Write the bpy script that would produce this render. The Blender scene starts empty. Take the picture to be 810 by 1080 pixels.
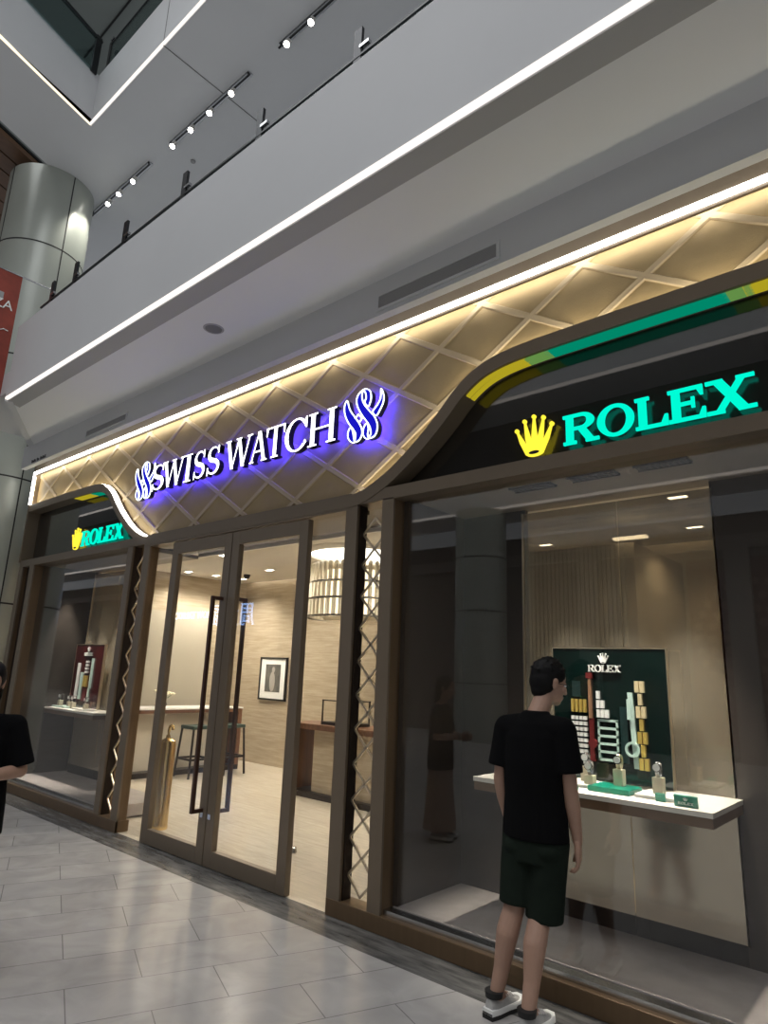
import bpy, bmesh, math, random
from mathutils import Vector, Matrix, Quaternion
random.seed(7)
PI = math.pi
SC = bpy.context.scene
COL = SC.collection
R = math.radians

# ------------------------------------------------------------------ materials
def new_mat(name):
    m = bpy.data.materials.new(name); m.use_nodes = True
    nt = m.node_tree; nt.nodes.clear()
    out = nt.nodes.new('ShaderNodeOutputMaterial')
    return m, nt, out

def pbr(name, col, rough=.5, metal=0, spec=.5, noise=0, nscale=8, stretch=None, bump=0, bscale=60, col2=None, coat=0, trans=0):
    m, nt, out = new_mat(name)
    b = nt.nodes.new('ShaderNodeBsdfPrincipled')
    b.inputs['Base Color'].default_value = (*col, 1)
    b.inputs['Roughness'].default_value = rough
    b.inputs['Metallic'].default_value = metal
    b.inputs['Specular IOR Level'].default_value = spec
    b.inputs['Coat Weight'].default_value = coat
    b.inputs['Coat Roughness'].default_value = .08
    b.inputs['Transmission Weight'].default_value = trans
    nt.links.new(b.outputs[0], out.inputs[0])
    if noise or col2 or bump:
        tc = nt.nodes.new('ShaderNodeTexCoord'); mp = nt.nodes.new('ShaderNodeMapping')
        nt.links.new(tc.outputs['Object'], mp.inputs[0])
        if stretch: mp.inputs['Scale'].default_value = stretch
    if noise or col2:
        n = nt.nodes.new('ShaderNodeTexNoise'); n.inputs['Scale'].default_value = nscale
        n.inputs['Detail'].default_value = 6; n.inputs['Roughness'].default_value = .6
        nt.links.new(mp.outputs[0], n.inputs['Vector'])
        r = nt.nodes.new('ShaderNodeValToRGB')
        c2 = col2 or tuple(c * (1 - noise) for c in col)
        r.color_ramp.elements[0].position = .32; r.color_ramp.elements[0].color = (*c2, 1)
        r.color_ramp.elements[1].position = .68; r.color_ramp.elements[1].color = (*col, 1)
        nt.links.new(n.outputs[0], r.inputs[0]); nt.links.new(r.outputs[0], b.inputs['Base Color'])
    if bump:
        n2 = nt.nodes.new('ShaderNodeTexNoise'); n2.inputs['Scale'].default_value = bscale
        bp = nt.nodes.new('ShaderNodeBump'); bp.inputs['Strength'].default_value = bump
        bp.inputs['Distance'].default_value = .01
        nt.links.new(mp.outputs[0], n2.inputs['Vector'])
        nt.links.new(n2.outputs[0], bp.inputs['Height']); nt.links.new(bp.outputs[0], b.inputs['Normal'])
    return m

def emit(name, col, s):
    m, nt, out = new_mat(name)
    e = nt.nodes.new('ShaderNodeEmission'); e.inputs[0].default_value = (*col, 1); e.inputs[1].default_value = s
    nt.links.new(e.outputs[0], out.inputs[0]); return m

def glass(name, tint=(.9, .9, .9), f0=.05, rough=0.0, boost=1.0, veil=None):
    m, nt, out = new_mat(name)
    t = nt.nodes.new('ShaderNodeBsdfTransparent'); t.inputs[0].default_value = (*tint, 1)
    g = nt.nodes.new('ShaderNodeBsdfGlossy'); g.inputs['Roughness'].default_value = rough
    g.inputs[0].default_value = (.95, .95, .95, 1)
    lw = nt.nodes.new('ShaderNodeLayerWeight'); lw.inputs[0].default_value = .5
    p = nt.nodes.new('ShaderNodeMath'); p.operation = 'POWER'; p.inputs[1].default_value = 5
    ma = nt.nodes.new('ShaderNodeMath'); ma.operation = 'MULTIPLY_ADD'
    ma.inputs[1].default_value = (1 - f0) * boost; ma.inputs[2].default_value = f0
    mx = nt.nodes.new('ShaderNodeMixShader')
    nt.links.new(lw.outputs['Facing'], p.inputs[0]); nt.links.new(p.outputs[0], ma.inputs[0])
    nt.links.new(ma.outputs[0], mx.inputs[0]); nt.links.new(t.outputs[0], mx.inputs[1]); nt.links.new(g.outputs[0], mx.inputs[2])
    if veil:
        df = nt.nodes.new('ShaderNodeBsdfDiffuse'); df.inputs[0].default_value = (*veil[1], 1)
        m2 = nt.nodes.new('ShaderNodeMixShader'); m2.inputs[0].default_value = veil[0]
        nt.links.new(mx.outputs[0], m2.inputs[1]); nt.links.new(df.outputs[0], m2.inputs[2]); nt.links.new(m2.outputs[0], out.inputs[0])
    else: nt.links.new(mx.outputs[0], out.inputs[0])
    return m

def tile_mat(name, c1, c2, mortar, w, h, rot, loc, ms=.003, rough=.2, offset=.5, veins=.25, nsc=(1, 1, 1), nscale=3.0):
    m, nt, out = new_mat(name)
    b = nt.nodes.new('ShaderNodeBsdfPrincipled'); nt.links.new(b.outputs[0], out.inputs[0])
    b.inputs['Roughness'].default_value = rough
    tc = nt.nodes.new('ShaderNodeTexCoord'); mp = nt.nodes.new('ShaderNodeMapping')
    mp.inputs['Rotation'].default_value = rot; mp.inputs['Location'].default_value = loc
    nt.links.new(tc.outputs['Object'], mp.inputs[0])
    br = nt.nodes.new('ShaderNodeTexBrick'); br.offset = offset
    for k, v in {'Color1': (*c1, 1), 'Color2': (*c2, 1), 'Mortar': (*mortar, 1), 'Scale': 1.0, 'Mortar Size': ms,
                 'Mortar Smooth': 0.1, 'Brick Width': w, 'Row Height': h}.items(): br.inputs[k].default_value = v
    nt.links.new(mp.outputs[0], br.inputs['Vector'])
    mp2 = nt.nodes.new('ShaderNodeMapping'); mp2.inputs['Scale'].default_value = nsc
    nt.links.new(mp.outputs[0], mp2.inputs[0])
    n = nt.nodes.new('ShaderNodeTexNoise'); n.inputs['Scale'].default_value = nscale; n.inputs['Detail'].default_value = 8
    n.inputs['Distortion'].default_value = 1.2
    nt.links.new(mp2.outputs[0], n.inputs['Vector'])
    rp = nt.nodes.new('ShaderNodeValToRGB')
    v = 1 - veins
    rp.color_ramp.elements[0].position = .3; rp.color_ramp.elements[0].color = (v, v, v, 1)
    rp.color_ramp.elements[1].position = .7; rp.color_ramp.elements[1].color = (1, 1, 1, 1)
    nt.links.new(n.outputs[0], rp.inputs[0])
    mx = nt.nodes.new('ShaderNodeMix'); mx.data_type = 'RGBA'; mx.blend_type = 'MULTIPLY'; mx.inputs[0].default_value = 1
    nt.links.new(br.outputs[0], mx.inputs[6]); nt.links.new(rp.outputs[0], mx.inputs[7])
    nt.links.new(mx.outputs[2], b.inputs['Base Color'])
    return m

M = {}
M['paint'] = pbr('mall white paint', (.60, .61, .62), .65, noise=.05, nscale=.8)
M['paint2'] = pbr('soffit white paint', (.78, .79, .80), .6, noise=.04, nscale=.6)
M['tile'] = tile_mat('mall floor tile', (.56, .54, .515), (.51, .49, .47), (.27, .26, .25), .74, .37, (0, 0, -R(67.25)), (.35, -.08, 0), .003, .16, .5, .22, (1, 1, 1), 3.2)
M['strip'] = pbr('dark grey marble strip', (.20, .195, .185), .22, col2=(.055, .055, .055), nscale=5, stretch=(.7, 4, 1))
M['shopfloor'] = tile_mat('travertine shop floor', (.78, .70, .57), (.74, .66, .53), (.55, .48, .38), 1.2, .6, (0, 0, 0), (0, 0, 0), .002, .12, .5, .22, (1.2, 14, 1), 2.0)
M['bronze'] = pbr('bronze metal frame', (.215, .168, .118), .42, metal=.35, noise=.08, nscale=2)
M['bronze2'] = pbr('brown bronze reveal', (.19, .125, .07), .38, metal=.45, noise=.15, nscale=3, stretch=(6, 6, .6))
M['blackmetal'] = pbr('dark bronze metal', (.035, .025, .02), .35, metal=.5)
M['dark'] = pbr('dark brown panel', (.050, .041, .035), .4)
M['darkfloor'] = pbr('window box floor', (.50, .45, .43), .25, noise=.2, nscale=4)
M['gold'] = pbr('tan quilted leather', (.42, .31, .155), .55, noise=.1, nscale=5, bump=.15, bscale=120)
M['led'] = emit('white led', (1, .98, .93), 9)
M['ledf'] = emit('warm white fascia led', (1, .92, .86), 1.3)
M['ledup'] = emit('warm upper led', (1, .86, .62), 1.6)
M['ledw'] = emit('warm led', (1, .88, .70), 6)
M['ledback'] = emit('hidden warm led', (1, .90, .70), 9)
M['glass'] = glass('clear shop glass', (.95, .95, .94), .05)
M['glassdoor'] = glass('clear door glass', (.97, .97, .96), .03)
M['glassdark'] = glass('sign glass', (.75, .75, .74), .05)
M['railglass'] = glass('railing glass', (.62, .70, .70), .06)
M['champ'] = glass('bronze tinted glass panel', (.66, .62, .53), .16, rough=.05, veil=(.28, (.62, .56, .44)))
M['champpanel'] = pbr('champagne satin panel', (.95, .87, .70), .14, metal=.8)
M['trav'] = pbr('travertine wall', (.50, .42, .31), .35, col2=(.35, .285, .195), nscale=2.2, stretch=(1.2, 1.2, 16))
M['cream'] = pbr('cream wall', (.62, .57, .47), .5, noise=.08, nscale=3)
M['ceil'] = pbr('shop ceiling', (.66, .61, .53), .6)
M['soffit_br'] = pbr('brown soffit', (.20, .165, .13), .45)
M['wood'] = pbr('brown walnut', (.20, .09, .045), .4, noise=.4, nscale=4, stretch=(8, 8, .7))
M['slat'] = pbr('timber ceiling', (.15, .075, .035), .5, noise=.3, nscale=4, stretch=(10, 1, 1))
M['white'] = pbr('white stone', (.82, .80, .75), .3)
M['shelf'] = pbr('white marble shelf', (.85, .82, .74), .25, noise=.06, nscale=6)
M['shelfedge'] = pbr('brown shelf edge', (.16, .10, .06), .4)
M['black'] = pbr('black', (.008, .008, .008), .5)
M['blackgloss'] = pbr('black gloss board', (.004, .012, .010), .12, coat=.3)
M['board'] = pbr('dark green gloss board', (.0015, .009, .0075), .1, coat=.3)
M['boardred'] = pbr('dark burgundy gloss board', (.05, .006, .006), .1, coat=.3)
M['steel'] = pbr('brushed steel', (.55, .56, .57), .25, metal=1)
M['darksteel'] = pbr('dark steel', (.05, .052, .055), .35, metal=.7)
M['brass'] = pbr('brass lattice', (.70, .60, .45), .28, metal=.85)
M['goldmetal'] = pbr('polished gold', (.80, .58, .25), .16, metal=1)
M['column'] = pbr('green grey metal cladding', (.46, .49, .44), .30, metal=.1, noise=.05, nscale=2)
M['jointline'] = pbr('dark joint', (.02, .02, .02), .6)
M['red'] = pbr('red banner cloth', (.33, .055, .032), .6, noise=.35, nscale=5)
M['grey'] = pbr('grey plastic', (.36, .36, .36), .5)
M['grilledark'] = pbr('grille dark', (.17, .17, .17), .5)
M['lamp'] = emit('lamp white', (1, .97, .9), 25)
M['downlight'] = emit('downlight', (1, .93, .8), 18)
M['letter_white'] = emit('white sign face', (1, 1, 1), 3.0)
M['letter_side'] = pbr('dark letter return', (.012, .012, .02), .35)
M['letter_blue'] = emit('blue halo', (.035, .02, 1), 22)
M['logo_blue'] = emit('blue sign face', (.01, .01, .55), 1.0)
M['logo_line'] = emit('white logo outline', (.85, .95, 1), 2.4)
M['sign_green'] = emit('green sign face', (.0, .72, .50), 1.35)
M['sign_yellow'] = emit('yellow sign face', (1, .82, .05), 1.25)
M['edge_green'] = emit('green lit edge', (.0, .24, .14), 1.0)  # edge_* colours: sign glow on the bronze lip, put into emission
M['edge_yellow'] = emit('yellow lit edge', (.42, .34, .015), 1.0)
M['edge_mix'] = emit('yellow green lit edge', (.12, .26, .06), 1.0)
M['sign_blue'] = emit('pale blue sign', (.35, .55, 1), 9)
M['sign_white'] = emit('white sign', (.9, .95, 1), 9)
M['cloth'] = pbr('black cotton', (.004, .004, .0045), .95, spec=.12)
M['shorts'] = pbr('dark green shorts cloth', (.012, .019, .013), .9, spec=.15, noise=.2, nscale=12)
M['skin'] = pbr('skin', (.43, .26, .185), .5, noise=.08, nscale=14)
M['hair'] = pbr('black hair', (.004, .0035, .0035), .6, spec=.2)
M['shoe'] = pbr('white grey sneaker', (.55, .54, .52), .6, noise=.35, nscale=22)
M['shoeblack'] = pbr('black rubber', (.012, .012, .012), .6)
M['skirt'] = pbr('beige long skirt', (.38, .28, .23), .8)
M['mint'] = pbr('mint green lacquer', (.52, .68, .62), .3)
M['darkred'] = pbr('dark red lacquer', (.13, .016, .016), .35)
M['copper'] = pbr('rose gold', (.75, .42, .25), .3, metal=.7)
M['yellowgold'] = pbr('yellow gold', (.75, .55, .14), .35, metal=.5)
M['palegold'] = pbr('pale gold link', (.78, .66, .40), .35, metal=.2)
M['boxgreen'] = pbr('green lacquer', (.0, .16, .10), .3)
M['darkteal'] = pbr('dark teal lacquer', (.008, .026, .026), .3)
M['print_white'] = pbr('white print', (.85, .85, .82), .5)
M['beige'] = pbr('cream block', (.70, .62, .45), .45)
M['photo'] = pbr('dark photograph', (.05, .055, .055), .4, col2=(.16, .15, .13), nscale=5)
M['seat'] = pbr('dark green leather seat', (.02, .045, .035), .4)
M['petal'] = pbr('cream petals', (.85, .78, .55), .6)
M['leaf'] = pbr('green leaf', (.05, .12, .03), .6)
M['crystal'] = pbr('crystal', (.86, .80, .66), .12, trans=.35)
M['crystal_glow'] = emit('chandelier core', (1, .82, .55), 2.2)
M['mandala'] = pbr('red mandala wall', (.10, .03, .025), .5)
M['roofdark'] = pbr('upper ceiling grey green', (.30, .33, .31), .5)

# ------------------------------------------------------------------ helpers
def origin(o):
    v = Vector((0, 0, 0))
    while o: v += o.location; o = o.parent
    return v

class MB:
    def __init__(s): s.bm = bmesh.new()
    def face(s, pts, mi=0):
        vs = [s.bm.verts.new(p) for p in pts]
        f = s.bm.faces.new(vs); f.material_index = mi; return f
    def box(s, x0, x1, y0, y1, z0, z1, mi=0):
        v = [s.bm.verts.new((x, y, z)) for x in (x0, x1) for y in (y0, y1) for z in (z0, z1)]
        for q in ((0, 1, 3, 2), (4, 6, 7, 5), (0, 4, 5, 1), (2, 3, 7, 6), (0, 2, 6, 4), (1, 5, 7, 3)):
            f = s.bm.faces.new([v[i] for i in q]); f.material_index = mi
        return s
    def obox(s, c, u, v, w, mi=0):
        c, u, v, w = map(Vector, (c, u, v, w))
        p = [s.bm.verts.new(c + a * u + b * v + d * w) for a in (-1, 1) for b in (-1, 1) for d in (-1, 1)]
        for q in ((0, 1, 3, 2), (4, 6, 7, 5), (0, 4, 5, 1), (2, 3, 7, 6), (0, 2, 6, 4), (1, 5, 7, 3)):
            f = s.bm.faces.new([p[i] for i in q]); f.material_index = mi
        return s
    def ring_loft(s, rings, mi=0, cap=True):
        vr = [[s.bm.verts.new(p) for p in r] for r in rings]
        n = len(vr[0])
        for a, b in zip(vr, vr[1:]):
            for i in range(n):
                f = s.bm.faces.new((a[i], a[(i + 1) % n], b[(i + 1) % n], b[i])); f.material_index = mi
        if cap:
            f = s.bm.faces.new(vr[0][::-1]); f.material_index = mi
            f = s.bm.faces.new(vr[-1]); f.material_index = mi
        return s
    def tube(s, pts, r, seg=8, mi=0, r1=None):
        pts = [Vector(p) for p in pts]; n = len(pts); rings = []
        up = Vector((0, 0, 1))
        for i, p in enumerate(pts):
            d = (pts[min(i + 1, n - 1)] - pts[max(i - 1, 0)]).normalized()
            a = d.cross(up)
            if a.length < .05: a = d.cross(Vector((0, 1, 0)))
            a.normalize(); b = a.cross(d)
            rr = r if not isinstance(r, (list, tuple)) else r[i]
            if r1 is not None: rr = r + (r1 - r) * i / max(1, n - 1)
            rings.append([p + a * rr * math.cos(2 * PI * k / seg) + b * rr * math.sin(2 * PI * k / seg) for k in range(seg)])
        return s.ring_loft(rings, mi)
    def lathe(s, c, prof, seg=24, mi=0, cap=True):
        c = Vector(c)
        return s.ring_loft([[c + Vector((r * math.cos(2 * PI * k / seg), r * math.sin(2 * PI * k / seg), z)) for k in range(seg)] for r, z in prof], mi, cap)
    def ell(s, c, rx, ry, rz, seg=16, rg=10, rot=None, mi=0):
        c = Vector(c); rings = []
        q = rot or Matrix.Identity(3)
        for i in range(rg + 1):
            t = -PI / 2 + PI * i / rg
            t = max(-PI / 2 + .02, min(PI / 2 - .02, t))
            rings.append([c + q @ Vector((rx * math.cos(t) * math.cos(2 * PI * k / seg), ry * math.cos(t) * math.sin(2 * PI * k / seg), rz * math.sin(t))) for k in range(seg)])
        return s.ring_loft(rings, mi)
    def prism_y(s, poly, y0, y1, mf=0, ms=0, mb=0):
        """outline in x,z extruded from y0 (front) to y1 (back)"""
        a = [s.bm.verts.new((x, y0, z)) for x, z in poly]; b = [s.bm.verts.new((x, y1, z)) for x, z in poly]
        n = len(poly)
        f = s.bm.faces.new(a); f.material_index = mf
        f = s.bm.faces.new(b[::-1]); f.material_index = mb
        for i in range(n):
            f = s.bm.faces.new((a[i], b[i], b[(i + 1) % n], a[(i + 1) % n])); f.material_index = ms
        return s
    def prism_z(s, poly, z0, z1, mi=0):
        a = [s.bm.verts.new((x, y, z0)) for x, y in poly]; b = [s.bm.verts.new((x, y, z1)) for x, y in poly]
        n = len(poly)
        s.bm.faces.new(a).material_index = mi; s.bm.faces.new(b[::-1]).material_index = mi
        for i in range(n):
            s.bm.faces.new((a[i], b[i], b[(i + 1) % n], a[(i + 1) % n])).material_index = mi
        return s
    def build(s, name, mats, parent=None, smooth=0, bevel=0, world=True):
        bmesh.ops.recalc_face_normals(s.bm, faces=s.bm.faces[:])
        if parent and world:
            o = origin(parent)
            bmesh.ops.translate(s.bm, verts=s.bm.verts[:], vec=-o)
        me = bpy.data.meshes.new(name); s.bm.to_mesh(me); s.bm.free()
        if not isinstance(mats, (list, tuple)): mats = [mats]
        for m in mats: me.materials.append(M[m] if isinstance(m, str) else m)
        if smooth:
            for p in me.polygons: p.use_smooth = True
            me.set_sharp_from_angle(angle=R(smooth))
        ob = bpy.data.objects.new(name, me); COL.objects.link(ob)
        if parent: ob.parent = parent
        if bevel:
            b = ob.modifiers.new('bevel', 'BEVEL'); b.width = bevel; b.segments = 2; b.limit_method = 'ANGLE'
        return ob

def tag(o, label=None, cat=None, group=None, kind=None):
    if label: o['label'] = label
    if cat: o['category'] = cat
    if group: o['group'] = group
    if kind: o['kind'] = kind
    return o
def thing(name, loc, label, cat, group=None):
    o = bpy.data.objects.new(name, None); COL.objects.link(o); o.location = loc
    o.empty_display_size = .1
    return tag(o, label, cat, group)
def struct(o): o['kind'] = 'structure'; return o
def copy_tree(o, parent=None):
    c = o.copy(); COL.objects.link(c)
    if parent: c.parent = parent
    for ch in list(o.children): copy_tree(ch, c)
    return c
def box(name, b, mat, parent=None, bevel=0):
    return MB().box(*b).build(name, mat, parent, bevel=bevel)
def sbox(name, b, mat, bevel=0): return struct(box(name, b, mat, None, bevel))

# ------------------------------------------------------------------ floors
sbox('floor_mall', (-95, 8, -13, -.27, -.1, 0), 'tile')
sbox('floor_border', (-40, 8, -.27, .02, -.1, 0), 'strip')
sbox('floor_shop', (-10.4, 2.5, .02, 4.3, -.1, 0), 'shopfloor')

# ------------------------------------------------------------------ storefront frame
XL, XR = -9.86, .6
CURVE_R = [(-3.50, 2.919), (-3.366, 2.924), (-3.228, 2.962), (-3.044, 3.05), (-2.892, 3.150), (-2.77, 3.243), (-2.656, 3.34), (-2.56, 3.43), (-2.474, 3.517),
           (-2.37, 3.60), (-2.256, 3.662), (-2.14, 3.697), (-2.008, 3.718), (-1.85, 3.728), (-1.703, 3.732), (-1.05, 3.742)]
def bez(pts, n=4):
    out = []
    P = [pts[0]] + pts + [pts[-1]]
    for i in range(1, len(P) - 2):
        for k in range(n):
            t = k / n
            a, b, c, d = P[i - 1], P[i], P[i + 1], P[i + 2]
            out.append(tuple(.5 * ((2 * b[j]) + (-a[j] + c[j]) * t + (2 * a[j] - 5 * b[j] + 4 * c[j] - d[j]) * t * t + (-a[j] + 3 * b[j] - 3 * c[j] + d[j]) * t ** 3) for j in (0, 1)))
    out.append(pts[-1]); return out
cr = bez(CURVE_R)
right = [(-4.9, 2.919)] + cr + [(XR, 3.755)]
left = [(-9.8 - x, z) for x, z in right[1:-1]][::-1]
outline = [(XL, 3.735)] + left + right            # lower edge of the tan header, left to right
_o = [outline[0]]
for p_ in outline[1:]:
    a_ = _o[-1]; n_ = max(1, int(math.hypot(p_[0] - a_[0], p_[1] - a_[1]) / .08))
    _o += [(a_[0] + (p_[0] - a_[0]) * i_ / n_, a_[1] + (p_[1] - a_[1]) * i_ / n_) for i_ in range(1, n_ + 1)]
outline = _o
def offset(poly, d):
    out = []
    for i, p in enumerate(poly):
        a = poly[max(0, i - 1)]; b = poly[min(len(poly) - 1, i + 1)]
        tx, tz = b[0] - a[0], b[1] - a[1]; l = math.hypot(tx, tz)
        out.append((p[0] + tz / l * d, p[1] - tx / l * d))
    return out
def zcurve(x):
    for a, b in zip(outline, outline[1:]):
        if a[0] <= x <= b[0] and b[0] > a[0]:
            t = (x - a[0]) / (b[0] - a[0]); return a[1] + t * (b[1] - a[1])
    return 3.74
def strip_y(name, up, lo, y0, y1, mats, parent=None, idx=(0, 0, 0, 0)):
    """solid between two matching x,z polylines, from y0 front to y1 back; idx = front, top, bottom, back materials"""
    b = MB(); n = len(up)
    U0 = [b.bm.verts.new((x, y0, z)) for x, z in up]; U1 = [b.bm.verts.new((x, y1, z)) for x, z in up]
    L0 = [b.bm.verts.new((x, y0, z)) for x, z in lo]; L1 = [b.bm.verts.new((x, y1, z)) for x, z in lo]
    for i in range(n - 1):
        for k, q in enumerate(((U0, L0), (U0, U1), (L0, L1), (U1, L1))):
            f = b.bm.faces.new((q[0][i], q[0][i + 1], q[1][i + 1], q[1][i])); f.material_index = idx[k]
    for i in (0, n - 1): b.bm.faces.new((U0[i], U1[i], L1[i], L0[i]))
    return b.build(name, mats, parent, smooth=30)

band_lo = offset(outline, .098)
# the curved lower lip of the header, split where it meets the door beam so that the ends are tidy
struct(strip_y('trim_1', outline, band_lo, -.012, .15, ['bronze', 'bronze'], None))
# sign glow on the lip underside, painted as emissive yellow and green lengths
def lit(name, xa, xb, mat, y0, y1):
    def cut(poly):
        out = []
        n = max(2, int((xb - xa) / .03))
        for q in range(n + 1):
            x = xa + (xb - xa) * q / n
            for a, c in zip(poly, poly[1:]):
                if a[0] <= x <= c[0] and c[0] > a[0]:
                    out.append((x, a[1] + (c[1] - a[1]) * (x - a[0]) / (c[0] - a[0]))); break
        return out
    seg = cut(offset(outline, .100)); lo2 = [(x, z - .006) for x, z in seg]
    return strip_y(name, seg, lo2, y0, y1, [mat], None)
t = thing('edge_glow', (-1.3, .05, 3.64), 'yellow and green sign glow painted under the curved edge above the right brand sign', 'light')
for nm, xa, xb, mt in (('yellow_glow', -2.36, -1.90, 'edge_yellow'), ('yellow_green_glow', -1.93, -1.74, 'edge_mix'), ('green_glow', -1.77, -.70, 'edge_green'), ('yellow_green_glow', -.72, -.58, 'edge_mix'), ('yellow_glow', -.62, .3, 'edge_yellow')):
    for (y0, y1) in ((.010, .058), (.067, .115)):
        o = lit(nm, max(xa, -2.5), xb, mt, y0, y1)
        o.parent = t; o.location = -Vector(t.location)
t = thing('edge_glow', (-8.2, .05, 3.64), 'yellow and green sign glow painted under the curved edge above the left brand sign', 'light')
for nm, xa, xb, mt in (('yellow_glow', -8.45, -8.0, 'edge_yellow'), ('green_glow', -7.98, -7.35, 'edge_green')):
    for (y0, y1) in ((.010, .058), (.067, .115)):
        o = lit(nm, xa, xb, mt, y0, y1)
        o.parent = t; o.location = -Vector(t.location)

# tan quilted header: a height field of diamonds with raised flat bands
def header():
    bm = bmesh.new(); x0, x1 = XL + .004, XR
    x_0, zt, per, ph = -2.269, 4.19, .757, .476
    ts = [0, .022, .042, .058, .064] + [.064 + (1 - .128) * q / 22 for q in range(1, 22)] + [.936, .942, .958, .978, 1]
    def prof(t):
        d = min(t, 1 - t) * .403
        return .014 if d < .0172 else (.014 * (.0262 - d) / .009 if d < .026 else 0)
    for A_ in range(-16, 8):
        for B_ in range(-14, 16):
            # centre of the cell: skip the ones outside the header
            def xz(a, b_): return x_0 + per * (a + b_) / 2, zt + ph * (a - b_) / 2
            cx_, cz_ = xz(A_ + .5, B_ + .5)
            if cx_ < x0 - .8 or cx_ > x1 + .8 or cz_ < 2.5 or cz_ > 4.5: continue
            V = {}
            for p_, ta in enumerate(ts):
                for q_, tb in enumerate(ts):
                    x, z = xz(A_ + ta, B_ + tb)
                    if z < zcurve(x) - .062: continue
                    h = max(prof(ta), prof(tb)); pil = .008 * min(1, min(min(ta, 1 - ta), min(tb, 1 - tb)) * 2) ** .6
                    V[p_, q_] = bm.verts.new((x, .078 - h - pil, z))
            n = len(ts)
            for p_ in range(n - 1):
                for q_ in range(n - 1):
                    k_ = [(p_, q_), (p_ + 1, q_), (p_ + 1, q_ + 1), (p_, q_ + 1)]
                    if all(e in V for e in k_):
                        f_ = bm.faces.new([V[e] for e in k_])
                        m_ = lambda t: min(t, 1 - t) < .06
                        f_.material_index = 1 if m_((ts[p_] + ts[p_ + 1]) / 2) or m_((ts[q_] + ts[q_ + 1]) / 2) else 0
    bmesh.ops.remove_doubles(bm, verts=bm.verts[:], dist=.0004)
    for co_, no_ in (((x0, 0, 0), (-1, 0, 0)), ((x1, 0, 0), (1, 0, 0)), ((0, 0, 4.225), (0, 0, 1))):
        bmesh.ops.bisect_plane(bm, geom=bm.verts[:] + bm.edges[:] + bm.faces[:], plane_co=co_, plane_no=no_, clear_outer=True)
    bmesh.ops.recalc_face_normals(bm, faces=bm.faces[:])
    me = bpy.data.meshes.new('wall_header'); bm.normal_update(); bm.to_mesh(me); bm.free()
    for p in me.polygons: p.use_smooth = True
    me.set_sharp_from_angle(angle=R(40))
    me.materials.append(M['gold']); me.materials.append(pbr('light tan piping band', (.54, .43, .275), .5))
    o = bpy.data.objects.new('wall_header', me); COL.objects.link(o); struct(o)
    sbox('wall_header_back', (XL, XR, .16, .2, 2.92, 4.5), 'dark')
header()
# hidden LED behind the lips, washing the tan panel
b = MB()
for i in range(len(outline) - 1):
    p, q = outline[i], outline[i + 1]
    p2, q2 = offset(outline, -.010)[i], offset(outline, -.010)[i + 1]
    b.face([(p[0], .0, p[1] + .003), (q[0], .0, q[1] + .003), (q[0], .035, q[1] + .003), (p[0], .035, p[1] + .003)])
b.face([(XL + .05, .002, 4.170), (XR, .002, 4.170), (XR, .002, 4.190), (XL + .05, .002, 4.190)])
b.face([(XL + .006, .0, 3.75), (XL + .006, .0, 4.16), (XL + .028, .0, 4.16), (XL + .028, .0, 3.75)])
struct(b.build('trim_led_wash', 'ledback'))
# visible white LED outline along the top and the left end, and the left curve
b = MB()
b.box(XL + .02, XR, -.035, -.012, 4.192, 4.226)
b.box(XL + .005, XL + .03, -.035, -.012, 3.74, 4.226)
struct(b.build('trim_led_outline', 'led'))
lc = [p for p in outline if -7.6 <= p[0] <= -6.4]
struct(strip_y('trim_led_curve', [(x, z) for x, z in lc], [p for p, q in zip(offset(outline, .011), outline) if -7.6 <= q[0] <= -6.4], -.022, -.0125, ['led']))
# bronze top frame and side return
b = MB(); b.box(XL - .03, XR, -.02, .16, 4.228, 4.36); b.box(XL - .03, XL + .003, -.02, .2, 2.9, 4.3)
b.box(XL + .04, XR, -.02, .0, 4.168, 4.190)
struct(b.build('trim_2', 'bronze'))
# beam over doors and windows
b = MB(); b.box(XL, -6.28, -.006, .2, 2.832, 2.925); b.box(-3.47, XR, -.006, .2, 2.832, 2.925); b.box(-6.35, -3.4, -.008, .2, 2.80, 2.93)
struct(b.build('trim_3', 'bronze'))

# posts and plinths
def vpost(name, x0, x1, z0, z1, y0=-.006, y1=.10, m='bronze'):
    b = MB(); b.box(x0, x1, y0, y0 + .02, z0, z1, 0); b.box(x0 + .003, x1 - .002, y0 + .02, y1, z0, z1, 1)
    return struct(b.build(name, [m, 'bronze2']))
for i, (a, c) in enumerate(((-3.455, -3.335), (-3.085, -2.975), (-6.84 + .02, -6.71), (-6.47, -6.345), (XL, -9.74), (-9.50, -9.36))):
    vpost('trim_post_%d' % (i + 1), a, c, 0, 2.84, y1=(.10, .14, .14, .10, .16, .16)[i])
sbox('trim_plinth_right', (-3.455, XR, -.01, .13, 0, .105), 'bronze2', .004)
sbox('trim_plinth_left', (XL, -6.345, -.01, .13, 0, .105), 'bronze2', .004)
b = MB(); b.box(-2.975, XR, .03, .11, .105, .135); b.box(-9.36, -6.82, .03, .11, .105, .135)
struct(b.build('trim_sill', 'steel'))
sbox('trim_end_panel', (-9.74, -9.50, .06, .12, .1, 2.84), 'blackmetal')

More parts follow.
